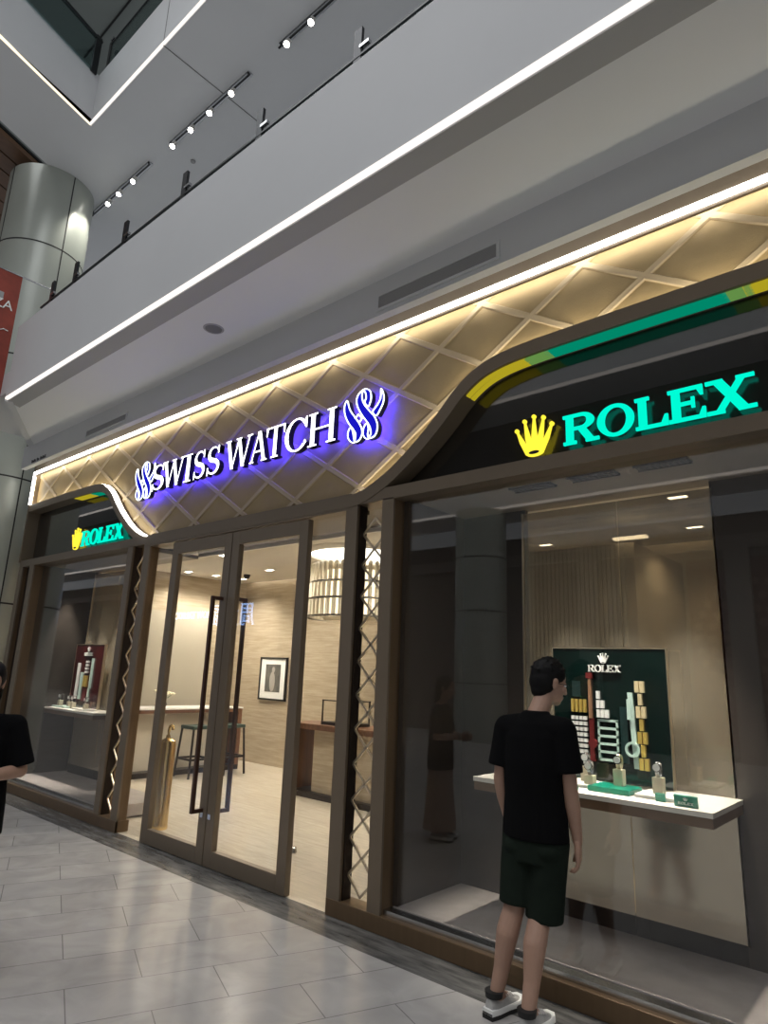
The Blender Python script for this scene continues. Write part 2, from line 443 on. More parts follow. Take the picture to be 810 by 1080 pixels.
# diamond lattice panels beside the door
def lattice(x0, x1, zt, label):
    t = thing('lattice_panel', ((x0 + x1) / 2, .06, .1), label, 'lattice', None)
    fr = MB(); fr.box(x0, x0 + .008, .02, .10, .1, zt); fr.box(x1 - .008, x1, .02, .10, .1, zt); fr.build('edge_frame', 'blackmetal', t)
    w = x1 - x0 - .016; per = .235; z0 = .14
    for yy in (.066,):
        b = MB(); n = int((zt - z0) / (per / 2))
        for k in range(n):
            za, zb = z0 + k * per / 2, z0 + (k + 1) * per / 2
            for s in (1, -1):
                xa, xb = (x0 + .008, x1 - .008)
                if (k % 2) * 2 - 1 == s: xa, xb = xb, xa
                # each half turn crosses the opening once
                xm = (x0 + x1) / 2
                if k % 2 == 0: pa, pb = (xm, za), (xm + s * w / 2, zb)
                else: pa, pb = (xm + s * w / 2, za), (xm, zb)
                d = Vector((pb[0] - pa[0], 0, pb[1] - pa[1])); c = Vector(((pa[0] + pb[0]) / 2, yy, (pa[1] + pb[1]) / 2))
                nn = Vector((-d.z, 0, d.x)).normalized()
                b.obox(c, d / 2 * 1.03, nn * .0075, (0, .005, 0))
        b.build('lattice_bars', 'brass', t)
    MB().box(x0 + .009, x1 - .009, .088, .096, .14, zt - .02).build('glass_pane', 'glassdoor', t)
    return t
lattice(-3.335, -3.085, 2.83, 'brass diamond lattice in the narrow opening right of the glass doors')
lattice(-6.71, -6.47, 2.83, 'brass diamond lattice in the narrow opening left of the glass doors')

# ------------------------------------------------------------------ doors
def door(name, x0, x1, hx, out):
    t = bpy.data.objects.new(name, None); COL.objects.link(t); t.location = (x0, .03, .02); t['kind'] = 'structure'
    z0, z1, y0, y1 = .005, 2.79, .0, .055
    b = MB(); b.box(x0, x0 + .105, y0, y1, z0, z1); b.box(x1 - .105, x1, y0, y1, z0, z1)
    b.box(x0 + .105, x1 - .105, y0, y1, z1 - .12, z1); b.box(x0 + .105, x1 - .105, y0, y1, z0, z0 + .125)
    b.build('door_frame', 'bronze', t, bevel=.003)
    MB().box(x0 + .1, x1 - .1, .024, .032, z0 + .11, z1 - .11).build('door_glass', 'glassdoor', t)
    b = MB(); y = -.10 if out else .17
    b.box(hx - .016, hx + .016, y - .016, y + .016, .40, 2.20)
    for z in (.416, 2.184):
        b.box(hx - .014, hx + .014, min(y, .03), max(y, .03), z - .016, z + .016)
    h = b.build('door_handle', pbr('dark walnut handle', (.07, .032, .02), .35, metal=.3), t, bevel=.003)
    h['label'] = 'tall square dark brown pull handle'
    b = MB(); b.box(hx - .02, hx + .02, -.006, 0, .36, .40); b.build('door_lock', 'steel', t)
door('door_1', -5.9, -4.912, -4.972, True)
door('door_2', -4.900, -3.885, -4.862, False)
# fixed glass sidelights
for n, a, c in ((3, -6.345, -5.91), (4, -3.875, -3.455)):
    struct(MB().box(a, c, .05, .06, .01, 2.80).build('window_%d' % n, 'glassdoor'))
t = tag(MB().lathe((-4.705, .82, 0), [(.02, 0), (.028, .012), (.02, .045), (.024, .05), (.01, .055)], 14).build('door_stop', 'steel', smooth=40),
        'small steel door stop on the shop floor right of the glass doors', 'door stop')

# ------------------------------------------------------------------ display windows
def window(name, x0, x1):
    o = MB().box(x0, x1, .10, .11, .12, 2.84).build(name, 'glass'); struct(o)
window('window_1', -2.975, XR)
window('window_2', -9.36, -6.82)
# dark glass of the brand signs above the windows
def signglass(name, pts):
    b = MB(); b.prism_y(pts, .142, .150); struct(b.build(name, 'glassdark'))
pr = [p for p in band_lo if p[0] >= -3.0 and p[1] > 2.93]
signglass('window_5', [(pr[0][0], 2.92)] + pr + [(XR, 2.92)])
pl = [p for p in band_lo if p[0] <= -6.8 and p[1] > 2.93]
signglass('window_6', [(XL + .02, 2.92)] + pl + [(pl[-1][0], 2.92)])
sbox('wall_sign_right', (-3.3, XR, .72, .76, 2.87, 3.8), 'dark'); sbox('wall_sign_left', (-9.84, -6.6, .72, .76, 2.87, 3.8), 'dark')
sbox('ceiling_sign_box', (XL, XR, .15, .9, 3.78, 3.82), 'dark')

# window boxes
def wbox(x0, x1, px0, px1, side, bx):
    sbox('floor_display_' + side, (x0, x1 if side == 'right' else -6.83, .11, .86, .02, .14), 'darkfloor')
    sbox('ceiling_display_' + side, (x0, x1 if side == 'right' else -6.83, .15, .9, 2.84, 2.88), 'soffit_br')
    if x0 < px0: sbox('wall_display_a_' + side, (x0, px0, .84, .88, .14, 2.84), 'dark')
    if px1 < x1: sbox('wall_display_b_' + side, (px1, x1, .80, .88, .14, 2.84), 'dark')
    if side == 'right': sbox('wall_display_end_' + side, (bx - .02, bx + .02, .12, .86, .14, 2.84), 'dark')
    else:
        b = MB(); b.prism_z([(-6.83, .12), (-7.9, .80), (-7.93, .78), (-6.86, .10)], .14, 2.84); struct(b.build('wall_display_end_left', 'dark'))
    # two tinted glass panels above the shelf, two satin panels under it
    xm = px0 + (px1 - px0) * .545
    for a, c in ((px0, xm - .003), (xm + .003, px1)):
        t = thing('back_panel', ((a + c) / 2, .82, .2), {'right': 'tinted glass and champagne panel behind the big display shelf, ', 'left': 'tinted glass and champagne panel behind the small display shelf, '}[side] + ('left half' if a == px0 else 'right half'), 'panel')
        MB().box(a, c, .81, .825, .95, 2.80).build('glass_pane', 'champ', t)
        MB().box(a, c, .80, .83, .245, .95).build('lower_panel', 'champpanel', t)
        MB().box(a, c, .80, .86, .14, .245).build('base', 'black', t)
    b = MB(); b.box(px0 - .012, px0, .80, .83, .24, 2.8); b.box(px1, px1 + .012, .80, .83, .24, 2.8)
    struct(b.build('trim_panel_' + side, 'brass'))
wbox(-2.96, XR, -2.372, -1.058, 'right', -2.955)
wbox(-9.36, -7.9, -9.25, -7.95, 'left', -6.83)
# three slotted vents in the ceiling of the right window
for k, (x, y) in enumerate(((-2.02, .30), (-1.59, .28), (-1.17, .28))):
    t = thing('ceiling_vent', (x, y, 2.84), ('black slotted vent in the right window ceiling, left of three', 'black slotted vent in the right window ceiling, middle of three', 'black slotted vent in the right window ceiling, right of three')[k], 'vent', 'vents in the right window ceiling')
    MB().box(x - .15, x + .15, y - .045, y + .045, 2.832, 2.84).build('backing', 'black', t)
    b = MB()
    for i in range(9): b.box(x - .14 + i * .033, x - .125 + i * .033, y - .03, y + .03, 2.826, 2.832)
    b.box(x - .155, x + .155, y - .05, y - .043, 2.825, 2.84); b.box(x - .155, x + .155, y + .043, y + .05, 2.825, 2.84)
    b.build('slats', 'blackmetal', t)

# ------------------------------------------------------------------ letters
def diag(xa, za, xb, zb, t): return [(xa - t / 2, za), (xa + t / 2, za), (xb + t / 2, zb), (xb - t / 2, zb)]
def rect(x0, z0, x1, z1): return [(x0, z0), (x1, z0), (x1, z1), (x0, z1)]
def ring(cx, cz, rx, rz, tx, tz, a0=0, a1=360, n=32):
    out = []
    for i in range(n):
        q = []
        for a in (a0 + (a1 - a0) * i / n, a0 + (a1 - a0) * (i + 1) / n): q.append(R(a))
        o = [(cx + rx * math.cos(a), cz + rz * math.sin(a)) for a in q]; p = [(cx + (rx - tx) * math.cos(a), cz + (rz - tz) * math.sin(a)) for a in q]
        out.append([o[0], o[1], p[1], p[0]])
    return out
def ribbon(pts, ws):
    out = []; L, Q = [], []
    for i, p in enumerate(pts):
        a = pts[max(0, i - 1)]; b = pts[min(len(pts) - 1, i + 1)]
        tx, tz = b[0] - a[0], b[1] - a[1]; l = math.hypot(tx, tz) or 1
        L.append((p[0] - tz / l * ws[i] / 2, p[1] + tx / l * ws[i] / 2)); Q.append((p[0] + tz / l * ws[i] / 2, p[1] - tx / l * ws[i] / 2))
    for i in range(len(pts) - 1): out.append([L[i], L[i + 1], Q[i + 1], Q[i]])
    return out
def glyph(ch, th, tn, sf, se, W=None):
    """polygons of a serif capital, height 1; th thick stem, tn thin stroke, sf serif height, se serif overhang; returns polygons and width"""
    P = []
    def stem(x, t=None, top=True, bot=True, l=1, r=1):
        t = t or th; P.append(rect(x, 0, x + t, 1))
        if bot: P.append(rect(x - se * l, 0, x + t + se * r, sf))
        if top: P.append(rect(x - se * l, 1 - sf, x + t + se * r, 1))
    if ch == 'I': stem(se); w = th + 2 * se
    elif ch == 'H':
        w = W or .98; stem(se); stem(w - se - th); P.append(rect(se, .5 - tn / 2, w - se, .5 + tn / 2))
    elif ch == 'T':
        w = W or .86; c = w / 2; stem(c - th / 2, top=False); P.append(rect(0, 1 - tn, w, 1))
        P.append([(0, 1), (0, .72), (.05, .72), (.09, 1 - tn)]); P.append([(w, 1), (w - .09, 1 - tn), (w - .05, .72), (w, .72)])
    elif ch == 'L':
        w = W or .8; stem(se); P.append(rect(se, 0, w, tn)); P.append([(w, 0), (w, .34), (w - .07, .34), (w - .16, tn), (w - .16, 0)])
    elif ch == 'E':
        w = W or .86; stem(se); P.append(rect(se, 0, w, tn)); P.append(rect(se, 1 - tn, w - .04, 1)); P.append(rect(se, .52 - tn / 2, w - .26, .52 + tn / 2))
        P.append([(w, 0), (w, .32), (w - .07, .32), (w - .15, tn), (w - .15, 0)]); P.append([(w - .04, 1), (w - .19, 1), (w - .19, 1 - tn), (w - .11, .70), (w - .04, .70)])
        P.append(rect(w - .32, .36, w - .24, .68))
    elif ch == 'X':
        w = W or .98; P.append(diag(th * .75 + se, 1, w - th * .75 - se, 0, th * 1.2)); P.append(diag(w - th * .7 - se, 1, th * .7 + se, 0, tn * 1.5))
        for x in (0, w - .36): P.append(rect(x, 0, x + .36, sf)); P.append(rect(x, 1 - sf, x + .36, 1))
    elif ch == 'A':
        w = W or .95; c = w / 2; P.append(diag(c - .02, 1, .11, 0, tn * 1.3)); P.append(diag(c, 1, w - .14, 0, th * 1.1)); P.append(rect(.22, .32, w - .24, .32 + tn))
        P.append(rect(0, 0, .24, sf)); P.append(rect(w - .30, 0, w + .02, sf)); P.append(rect(c - .09, .93, c + .09, 1))
    elif ch == 'W':
        w = W or 1.42; q = w - 2 * .12
        xs = [.12, .12 + q * .25, .12 + q * .5, .12 + q * .75, .12 + q]
        P.append(diag(xs[0], 1, xs[1], 0, th * 1.1)); P.append(diag(xs[2], 1, xs[1], 0, tn * 1.3)); P.append(diag(xs[2], 1, xs[3], 0, th * 1.1)); P.append(diag(xs[4], 1, xs[3], 0, tn * 1.3))
        for x in (xs[0], xs[2], xs[4]): P.append(rect(x - .15, 1 - sf, x + .15, 1))
        for x in (xs[1], xs[3]): P.append(rect(x - .07, 0, x + .07, .05))
    elif ch == 'O':
        w = W or 1.0; P += ring(w / 2, .5, w / 2, .52, th, tn)
    elif ch == 'C':
        w = W or .92; P += ring(.5, .5, .5, .52, th, tn, 40, 320); P.append([(w, 1), (w - .05, 1), (w - .16, .82), (w - .05, .66), (w, .66)])
        P.append([(.88, .17), (.93, .21), (.86, .30), (.80, .24)])
    elif ch == 'R':
        w = W or .98; stem(se, r=1); P.append(rect(se, 1 - tn, .52, 1)); P.append(rect(se, .46, .52, .46 + tn))
        P += ring(.50, .73, .36, .27, th, tn, -90, 90, 18); P.append(diag(.50, .50, w - .2, 0, th * 1.15)); P.append(rect(w - .36, 0, w, sf))
    elif ch == 'S':
        w = W or .68; pts = []; ws = []
        cx = w / 2
        for i in range(17):
            a = R(28 + (262 - 28) * i / 16); pts.append((cx + (cx - .09) * math.cos(a), .735 + .225 * math.sin(a))); ws.append(tn + (th - tn) * max(0, min(1, (i - 4) / 8)) ** 1.2)
        for i in range(17):
            a = R(82 - (82 + 152) * i / 16); pts.append((cx + (cx - .065) * math.cos(a), .265 + .225 * math.sin(a))); ws.append(th - (th - tn) * max(0, min(1, (i - 4) / 9)))
        P += ribbon(pts, ws)
        P.append(rect(w - .12, .72, w - .06, 1.0)); P.append(rect(.03, 0, .09, .28))
        P.append([(w - .2, .9), (w - .06, .78), (w - .06, .9)]); P.append([(.03, .22), (.2, .1), (.03, .1)])
    return P, w
def put(P, x, z, sx, sz): return [[(x + a * sx, z + b * sz) for a, b in q] for q in P]
def letters(b, word, x0, x1, z0, z1, yf, yb, style, mi=(0, 1, 2), gap=.12, wide={}):
    pass
def letter_mesh(P, yf, yb, mi=(0, 1, 2)):
    b = MB()
    for q in P:
        try: b.prism_y(q, yf, yb, *mi)
        except ValueError: pass
    return b
def word(wd, spans, z0, z1, yf, yb, style, mats, parent, name='letter'):
    for ch, (xa, xb) in zip(wd, spans):
        P, w = glyph(ch, *style)
        letter_mesh(put(P, xa, z0, (xb - xa) / w, z1 - z0), yf, yb).build(name, mats, parent)

# main shop sign
t = thing('storefront_sign', (-4.95, .02, 3.40), 'white glowing capital lettering with a blue halo on the tan quilted header', 'sign')
SER = (.15, .05, .045, .085)
sp = [(-6.405, -6.175), (-6.19, -5.80), (-5.785, -5.655), (-5.615, -5.42), (-5.385, -5.175), (-5.08, -4.685), (-4.70, -4.455), (-4.475, -4.22), (-4.215, -3.935), (-3.915, -3.585)]
word('SWISSWATCH', sp, 3.398, 3.692, -.045, .012, SER, ['letter_white', 'letter_side', 'letter_blue'], t)
LG = {"A":[(-0.142,0.160),(-0.170,0.117),(-0.159,0.041),(-0.116,-0.037),(-0.060,-0.103),(-0.030,-0.153),(-0.033,-0.214),(0.010,-0.210),(0.036,-0.176),(0.036,-0.128),(0.000,-0.063),(-0.062,0.013),(-0.110,0.079)],
 "B":[(-0.087,-0.081),(-0.113,-0.113),(-0.112,-0.162),(-0.079,-0.204),(-0.040,-0.218),(-0.049,-0.171),(-0.065,-0.115)],
 "C":[(0.034,0.209),(-0.015,0.186),(-0.038,0.138),(-0.019,0.070),(0.037,-0.015),(0.091,-0.080),(0.121,-0.130),(0.132,-0.184),(0.110,-0.215),(0.164,-0.213),(0.192,-0.180),(0.196,-0.121),(0.166,-0.054),(0.107,0.012),(0.048,0.080),(0.022,0.140),(0.022,0.185)],
 "D":[(0.034,0.209),(0.074,0.203),(0.109,0.171),(0.119,0.115),(0.106,0.070),(0.091,0.052),(0.052,0.097),(0.065,0.129),(0.056,0.176)],
 "E":[(0.086,-0.087),(0.054,-0.115),(0.049,-0.166),(0.076,-0.207),(0.110,-0.218),(0.099,-0.177),(0.105,-0.135)],
 "F":[(0.219,0.168),(0.249,0.107),(0.247,0.047),(0.217,-0.006),(0.182,-0.045),(0.141,-0.005),(0.183,0.037),(0.218,0.089)],
 "G":[(-0.010,0.010),(0.032,-0.031),(0.006,-0.060),(-0.042,-0.015)]}
def smooth_closed(pts, n=3):
    out = []; N = len(pts)
    for i in range(N):
        a, b_, c, d = pts[i - 1], pts[i], pts[(i + 1) % N], pts[(i + 2) % N]
        for k in range(n):
            q = k / n
            out.append(tuple(.5 * (2 * b_[j] + (c[j] - a[j]) * q + (2 * a[j] - 5 * b_[j] + 4 * c[j] - d[j]) * q * q + (3 * b_[j] - a[j] - 3 * c[j] + d[j]) * q ** 3) for j in (0, 1)))
    return out
def monogram(cx, cz, parent):
    g = MB(); ln = MB()
    for k, v in LG.items():
        pts = v if k == 'G' else smooth_closed(v)
        pts = [(cx + x, cz + z) for x, z in pts]
        if k != 'G':
            fs = []
            a = [g.bm.verts.new((x, -.040, z)) for x, z in pts]; c = [g.bm.verts.new((x, .012, z)) for x, z in pts]
            f = g.bm.faces.new(a); f.material_index = 0
            f = g.bm.faces.new(c[::-1]); f.material_index = 2
            for i in range(len(a)):
                f = g.bm.faces.new((a[i], c[i], c[(i + 1) % len(a)], a[(i + 1) % len(a)])); f.material_index = 1
        n = len(pts)
        for i in range(n):
            p, q = Vector((pts[i][0], -.043, pts[i][1])), Vector((pts[(i + 1) % n][0], -.043, pts[(i + 1) % n][1]))
            d = q - p
            if d.length < 1e-4: continue
            nn = Vector((-d.z, 0, d.x)).normalized()
            ln.obox((p + q) / 2, d / 2 * 1.15, nn * .0042, (0, .004, 0))
    bmesh.ops.triangulate(g.bm, faces=[f for f in g.bm.faces if len(f.verts) > 4])
    o = g.build('monogram', ['logo_blue', 'letter_side', 'letter_blue'], parent)
    l = ln.build('outline', 'logo_line', o); l.location = (0, 0, 0)
monogram(-3.33, 3.55, t); monogram(-6.62, 3.56, t)

# brand signs in the glass over the windows
SLAB = (.20, .10, .10, .08)
def crown(cx, z0, z1, w, yf, yb, mats, parent, name='crown_emblem', depth_mi=(0, 1, 0)):
    b = MB(); H = z1 - z0
    base = [(-.20, .12), (.20, .12)]
    tips = [(-.50, .70), (-.27, .90), (0, .97), (.27, .90), (.50, .70)]
    def s(p): return (cx + p[0] * w, z0 + p[1] * H)
    # body: spikes as tapering blades from the base ellipse
    for i, (tx, tz) in enumerate(tips):
        bx = -.20 + .10 * i
        b.prism_y([s((bx - .062, .10)), s((bx + .062, .10)), s((bx + (tx - bx) * .45 + .072, .10 + (tz - .1) * .45)), s((tx + .018, tz)), s((tx - .018, tz)), s((bx + (tx - bx) * .45 - .072, .10 + (tz - .1) * .45))], yf, yb, *depth_mi)
        b.prism_y([s((tx + .058 * math.cos(a * PI / 6), tz + .058 * w / H * math.sin(a * PI / 6))) for a in range(12)], yf, yb, *depth_mi)
    b.prism_y([s((.255 * math.cos(a * PI / 9), .09 + .09 * math.sin(a * PI / 9))) for a in range(18)], yf - .001, yb, *depth_mi)
    o = b.build(name, mats, parent)
    b = MB(); b.prism_y([s((.15 * math.cos(a * PI / 9), .09 + .042 * math.sin(a * PI / 9))) for a in range(18)], yf - .003, yf - .001, 0, 0, 0)
    b.build('crown_opening', 'letter_side', o)
YB = .10
def k(p): return -0 + p * (YB + 3.49) / 3.49
def kz(z): return 1.6 + (z - 1.6) * (YB + 3.49) / 3.49
t = thing('brand_sign', (k(-1.3), YB, kz(2.95)), 'large green glowing lettering with a yellow crown above the right window', 'sign')
rs = [(-1.645, -1.424), (-1.432, -1.218), (-1.21, -1.035), (-1.03, -.843), (-.838, -.605)]
word('ROLEX', [(k(a), k(c)) for a, c in rs], kz(2.962), kz(3.15), YB - .008, YB + .008, SLAB, ['sign_green', 'sign_green', 'sign_green'], t)
crown(k(-1.84), kz(2.935), kz(3.205), k(.242), YB - .008, YB + .008, ['sign_yellow', 'sign_yellow'], t)
t = thing('brand_sign', (k(-7.6), YB, kz(2.95)), 'smaller green glowing lettering with a yellow crown above the left window', 'sign')
dx = -6.385
word('ROLEX', [(k(a + dx), k(c + dx)) for a, c in rs], kz(2.957), kz(3.145), YB - .008, YB + .008, SLAB, ['sign_green', 'sign_green', 'sign_green'], t)
crown(k(-8.17), kz(2.93), kz(3.205), k(.242), YB - .008, YB + .008, ['sign_yellow', 'sign_yellow'], t)

# ------------------------------------------------------------------ window displays
SIDE = {'right': 'right window', 'left': 'left window'}
def shelf(name, x0, x1, y0, label):
    t = thing(name, ((x0 + x1) / 2, .5, .91), label, 'shelf')
    MB().box(x0, x1, y0, .798, .955, .98).build('top', 'shelf', t)
    MB().box(x0 + .004, x1 - .004, y0 + .004, .798, .905, .955).build('edge', 'shelfedge', t)
shelf('display_shelf', -2.42, -1.02, .21, 'white topped brown display shelf in the right window behind the standing man')
shelf('display_shelf', -9.62, -7.98, .42, 'white topped display shelf in the left window')

def board(cx, w, z0, z1, y, label, mat, flip):
    t = thing('display_board', (cx, y, z0), label, 'display board')
    x0, x1 = cx - w / 2, cx + w / 2
    MB().box(x0, x1, y, y + .03, z0, z1).build('panel', mat, t)
    b = MB(); b.box(x0 - .004, x1 + .004, y - .004, y + .034, z1, z1 + .005); b.box(x0 - .004, x0, y - .004, y + .034, z0, z1); b.box(x1, x1 + .004, y - .004, y + .034, z0, z1)
    b.build('border', 'brass', t)
    H = z1 - z0
    def X(u): return x0 + u * w
    def Z(v): return z0 + v * H
    yf, yb = y - .012, y + .001
    # emblem and lettering
    crown(X(.475), Z(.885), Z(.965), w * .085, yf, yb, ['print_white', 'print_white'], t)
    lw = .29 / 5
    sp = [(.335, .395), (.395, .455), (.458, .505), (.508, .560), (.560, .625)]
    b = MB()
    for ch, (a, c) in zip('ROLEX', sp):
        P, wd = glyph(ch, *SLAB)
        for q in put(P, X(a), Z(.818), (c - a) * w / wd, .055 * H): b.prism_y(q, yf, yb)
    b.build('lettering', 'print_white', t)
    def rc(u0, v0, u1, v1, d=.012): return (X(u0), X(u1), y - d, y + .001, Z(v0), Z(v1))
    if not flip:
        for i in range(4): MB().box(*rc(.175 + i * .037, .50, .195 + i * .037, .60, .02)).build('gold_bar', 'yellowgold', t)
        b = MB()
        for r in range(7):
            for c in range(4): b.box(*rc(.172 + c * .037, .19 + r * .042, .199 + c * .037, .218 + r * .042, .018))
        b.build('white_grid', 'print_white', t)
        b = MB(); b.box(*rc(.335, .46, .362, .76, .02)); b.build('strap', 'copper', t)
        MB().box(*rc(.318, .765, .372, .81, .022)).build('strap_loop', 'darkred', t)
        MB().box(*rc(.335, .14, .372, .46, .018)).build('red_strap', 'darkred', t)
        b = MB(); b.prism_y([(X(.362) + .028 * math.cos(a * PI / 8), Z(.27) + .028 * math.sin(a * PI / 8)) for a in range(16)], y - .02, y); b.build('red_case', 'darkred', t)
        for r, n in ((0, 3), (1, 2), (2, 1)):
            for c in range(n):
                MB().box(*rc(.405 + c * .036, .47 + r * .07, .433 + c * .036, .53 + r * .07, .02)).build('white_block', 'print_white', t)
        b = MB(); b.box(*rc(.405, .15, .42, .455)); b.box(*rc(.565, .15, .58, .455))
        for r in range(6): b.box(*rc(.405, .15 + r * .058, .58, .168 + r * .058))
        b.build('mint_ladder', 'mint', t)
        b = MB(); b.prism_y([(X(.675), Z(.67)), (X(.715), Z(.67)), (X(.745), Z(.12)), (X(.705), Z(.12))], y - .016, y)
        b.box(*rc(.67, .47, .70, .62, .024)); b.build('mint_strap', 'mint', t)
        b = MB()
        for q in ring(X(.70), Z(.255), .045, .045, .014, .014, 0, 360, 20): b.prism_y(q, y - .024, y)
        b.build('mint_case', 'mint', t)
        for r in range(7):
            for c in range(2 if r % 2 == 0 else 1):
                u = .74 + c * .042 + (.021 if r % 2 else 0) + (r == 6) * 0 + .01 * (1 - r / 6)
                MB().box(*rc(u, .115 + r * .093, u + .033, .20 + r * .093, .02)).build('gold_link', 'yellowgold' if r < 4 else 'palegold', t)
        MB().box(*rc(.60, .15, .66, .56, .006)).build('teal_tower', 'darkteal', t); MB().box(*rc(.18, .62, .255, .74, .006)).build('teal_tower', 'darkteal', t)
    else:
        b = MB(); b.box(*rc(.16, .12, .24, .70)); b.build('white_tower', 'print_white', t)
        b = MB(); b.box(*rc(.30, .12, .40, .55)); b.build('mint_tower', 'mint', t)
        MB().box(*rc(.44, .32, .56, .50, .02)).build('gold_block', 'yellowgold', t)
        for r in range(4): MB().box(*rc(.46, .54 + r * .055, .55, .575 + r * .055, .02)).build('white_bar', 'print_white', t)
        b = MB(); b.box(*rc(.66, .30, .71, .78, .02)); b.box(*rc(.64, .10, .68, .30, .02)); b.build('strap', 'mint', t)
        MB().box(*rc(.44, .10, .56, .30, .012)).build('red_block', 'darkred', t)
board(-1.712, .735, .995, 1.795, .66, 'dark green glossy board with white crown and lettering on the right window shelf', 'board', False)
board(-8.87, .80, .995, 1.805, .70, 'black and burgundy board with pale towers on the left window shelf', 'boardred', True)

def tray(x, y, w, d, h, mat, label, z=.98):
    o = MB().box(x - w / 2, x + w / 2, y - d / 2, y + d / 2, z, z + h).build('display_tray', mat, bevel=.004)
    return tag(o, label, 'tray')
tray(-1.89, .50, .30, .22, .02, 'white', 'white square tray left of the green tray on the right window shelf')
tray(-1.60, .43, .24, .20, .03, 'boxgreen', 'green lacquer tray in the middle of the right window shelf')
tray(-1.34, .46, .24, .22, .02, 'white', 'white square tray right of the green tray on the right window shelf')
tray(-9.15, .58, .36, .16, .02, 'mint', 'pale green tray on the left window shelf')
tray(-8.55, .58, .36, .16, .02, 'white', 'white tray at the right of the left window shelf')

def stand_watch(x, y, z, hb, label_b, label_w, strap='steel', rz=0):
    bl = MB().box(x - .028, x + .028, y - .026, y + .026, z, z + hb).build('watch_stand', 'beige', bevel=.003)
    tag(bl, label_b, 'watch stand')
    zt = z + hb
    t = thing('wristwatch', (x, y, zt), label_w, 'watch')
    b = MB()                                     # bracelet loop standing upright
    ringp = []
    n = 24; 
    rings = []
    for i in range(n + 1):
        a = 2 * PI * i / n; c, s_ = math.cos(a), math.sin(a)
        ctr = Vector((x, y + .008 + .026 * c, zt + .040 + .040 * s_)); nrm = Vector((0, c, s_))
        rings.append([ctr + Vector((.011, 0, 0)) + nrm * .002, ctr + Vector((-.011, 0, 0)) + nrm * .002, ctr + Vector((-.011, 0, 0)) - nrm * .002, ctr + Vector((.011, 0, 0)) - nrm * .002])
    b.ring_loft(rings, cap=False); b.build('bracelet', strap, t)
    b = MB(); rot = Matrix.Rotation(PI / 2, 3, 'X')
    def disc(r, y0, y1): 
        bb = MB(); bb.prism_y([(x + r * math.cos(q * PI / 12), zt + .052 + r * math.sin(q * PI / 12)) for q in range(24)], y0, y1); return bb
    cs = disc(.024, y - .028, y - .016).build('case', 'steel', t)
    disc(.019, y - .030, y - .0275).build('dial', 'print_white', cs)
stand_watch(-1.815, .54, 1.0, .085, 'cream block under the leftmost watch of the right window', 'silver watch on the tallest cream block, behind the others in the right window')
stand_watch(-1.755, .45, 1.0, .05, 'low cream block beside the green tray in the right window', 'silver watch on the low cream block beside the green tray')
stand_watch(-1.585, .47, 1.01, .09, 'cream block on the green tray in the right window', 'silver watch on the cream block upon the green tray', 'brass')
stand_watch(-1.36, .46, 1.0, .085, 'cream block on the white tray at the right of the big shelf', 'silver watch on the rightmost cream block of the right window')
stand_watch(-9.22, .56, 1.0, .07, 'cream block at the left of the left window shelf', 'silver watch leftmost on the left window shelf')
stand_watch(-9.03, .60, 1.0, .06, 'cream block second from left on the left window shelf', 'silver watch second from left on the left window shelf')
stand_watch(-8.86, .57, .98, .08, 'cream block in front of the left window board', 'silver watch in front of the left window board')
stand_watch(-8.50, .57, 1.0, .06, 'cream block rightmost on the left window shelf', 'silver watch rightmost on the left window shelf')
def card(x, y, w, h, label, text=True):
    t = thing('name_plate', (x, y, .98), label, 'name plate')
    MB().obox((x, y, .98 + h / 2), (w / 2, 0, 0), (0, .008, .002), (0, -.004, h / 2)).build('plate', 'boxgreen', t)
    if text:
        b = MB()
        for i, ch in enumerate('ROLEX'):
            P, wd = glyph(ch, *SLAB)
            for q in put(P, x - .038 + i * .0155, .98 + h * .22, .0135 / wd, h * .22): b.prism_y(q, y - .012, y - .008)
        b.build('lettering', 'print_white', t)
        crown(x, .98 + h * .55, .98 + h * .85, .022, y - .013, y - .009, ['print_white', 'print_white'], t)
card(-1.165, .28, .115, .055, 'green name plate with white lettering at the front right of the big shelf')
card(-1.31, .33, .05, .04, 'small green card beside the rightmost white tray', False)
card(-1.80, .30, .07, .025, 'small green card at the front of the shelf beside the man', False)

# ------------------------------------------------------------------ shop interior
sbox('wall_back', (-10.1, 2.5, 4.05, 4.15, 0, 3.2), 'trav')
sbox('wall_left', (-10.1, -10.0, .9, 4.1, 0, 3.2), 'trav')
sbox('wall_right', (2.4, 2.5, .0, 4.1, 0, 3.2), 'cream')
sbox('ceiling_shop', (-10.1, 2.5, .92, 3.94, 3.10, 3.16), 'ceil')
sbox('ceiling_entry', (-6.83, -2.96, .2, .92, 2.90, 2.94), 'soffit_br')
sbox('trim_cornice', (-6.83, -2.96, .90, .935, 2.86, 3.12), 'white')
sbox('ceiling_upper', (-10.3, 2.5, .9, 4.2, 3.30, 3.36), 'dark')
sbox('wall_upper', (-10.3, 2.5, 4.1, 4.2, 3.1, 3.36), 'trav')
# cove light along the back and left walls
b = MB(); b.box(-9.9, 2.4, 3.95, 3.97, 3.13, 3.15); b.box(-9.92, -9.90, 1.0, 3.95, 3.13, 3.15)
struct(b.build('trim_cove_led', 'ledw'))
# lit panel on the left wall
t = thing('wall_panel', (-9.97, 2.5, .0), 'cream wall panel with a glowing edge above the stools', 'panel')
MB().box(-9.99, -9.93, 1.3, 3.25, .1, 2.45).build('board', pbr('wall panel cloth', (.42, .38, .30), .6), t)
MB().box(-9.985, -9.945, 3.255, 3.33, .1, 2.45).build('edge_glow', emit('edge glow', (1, .90, .70), 2.2), t)
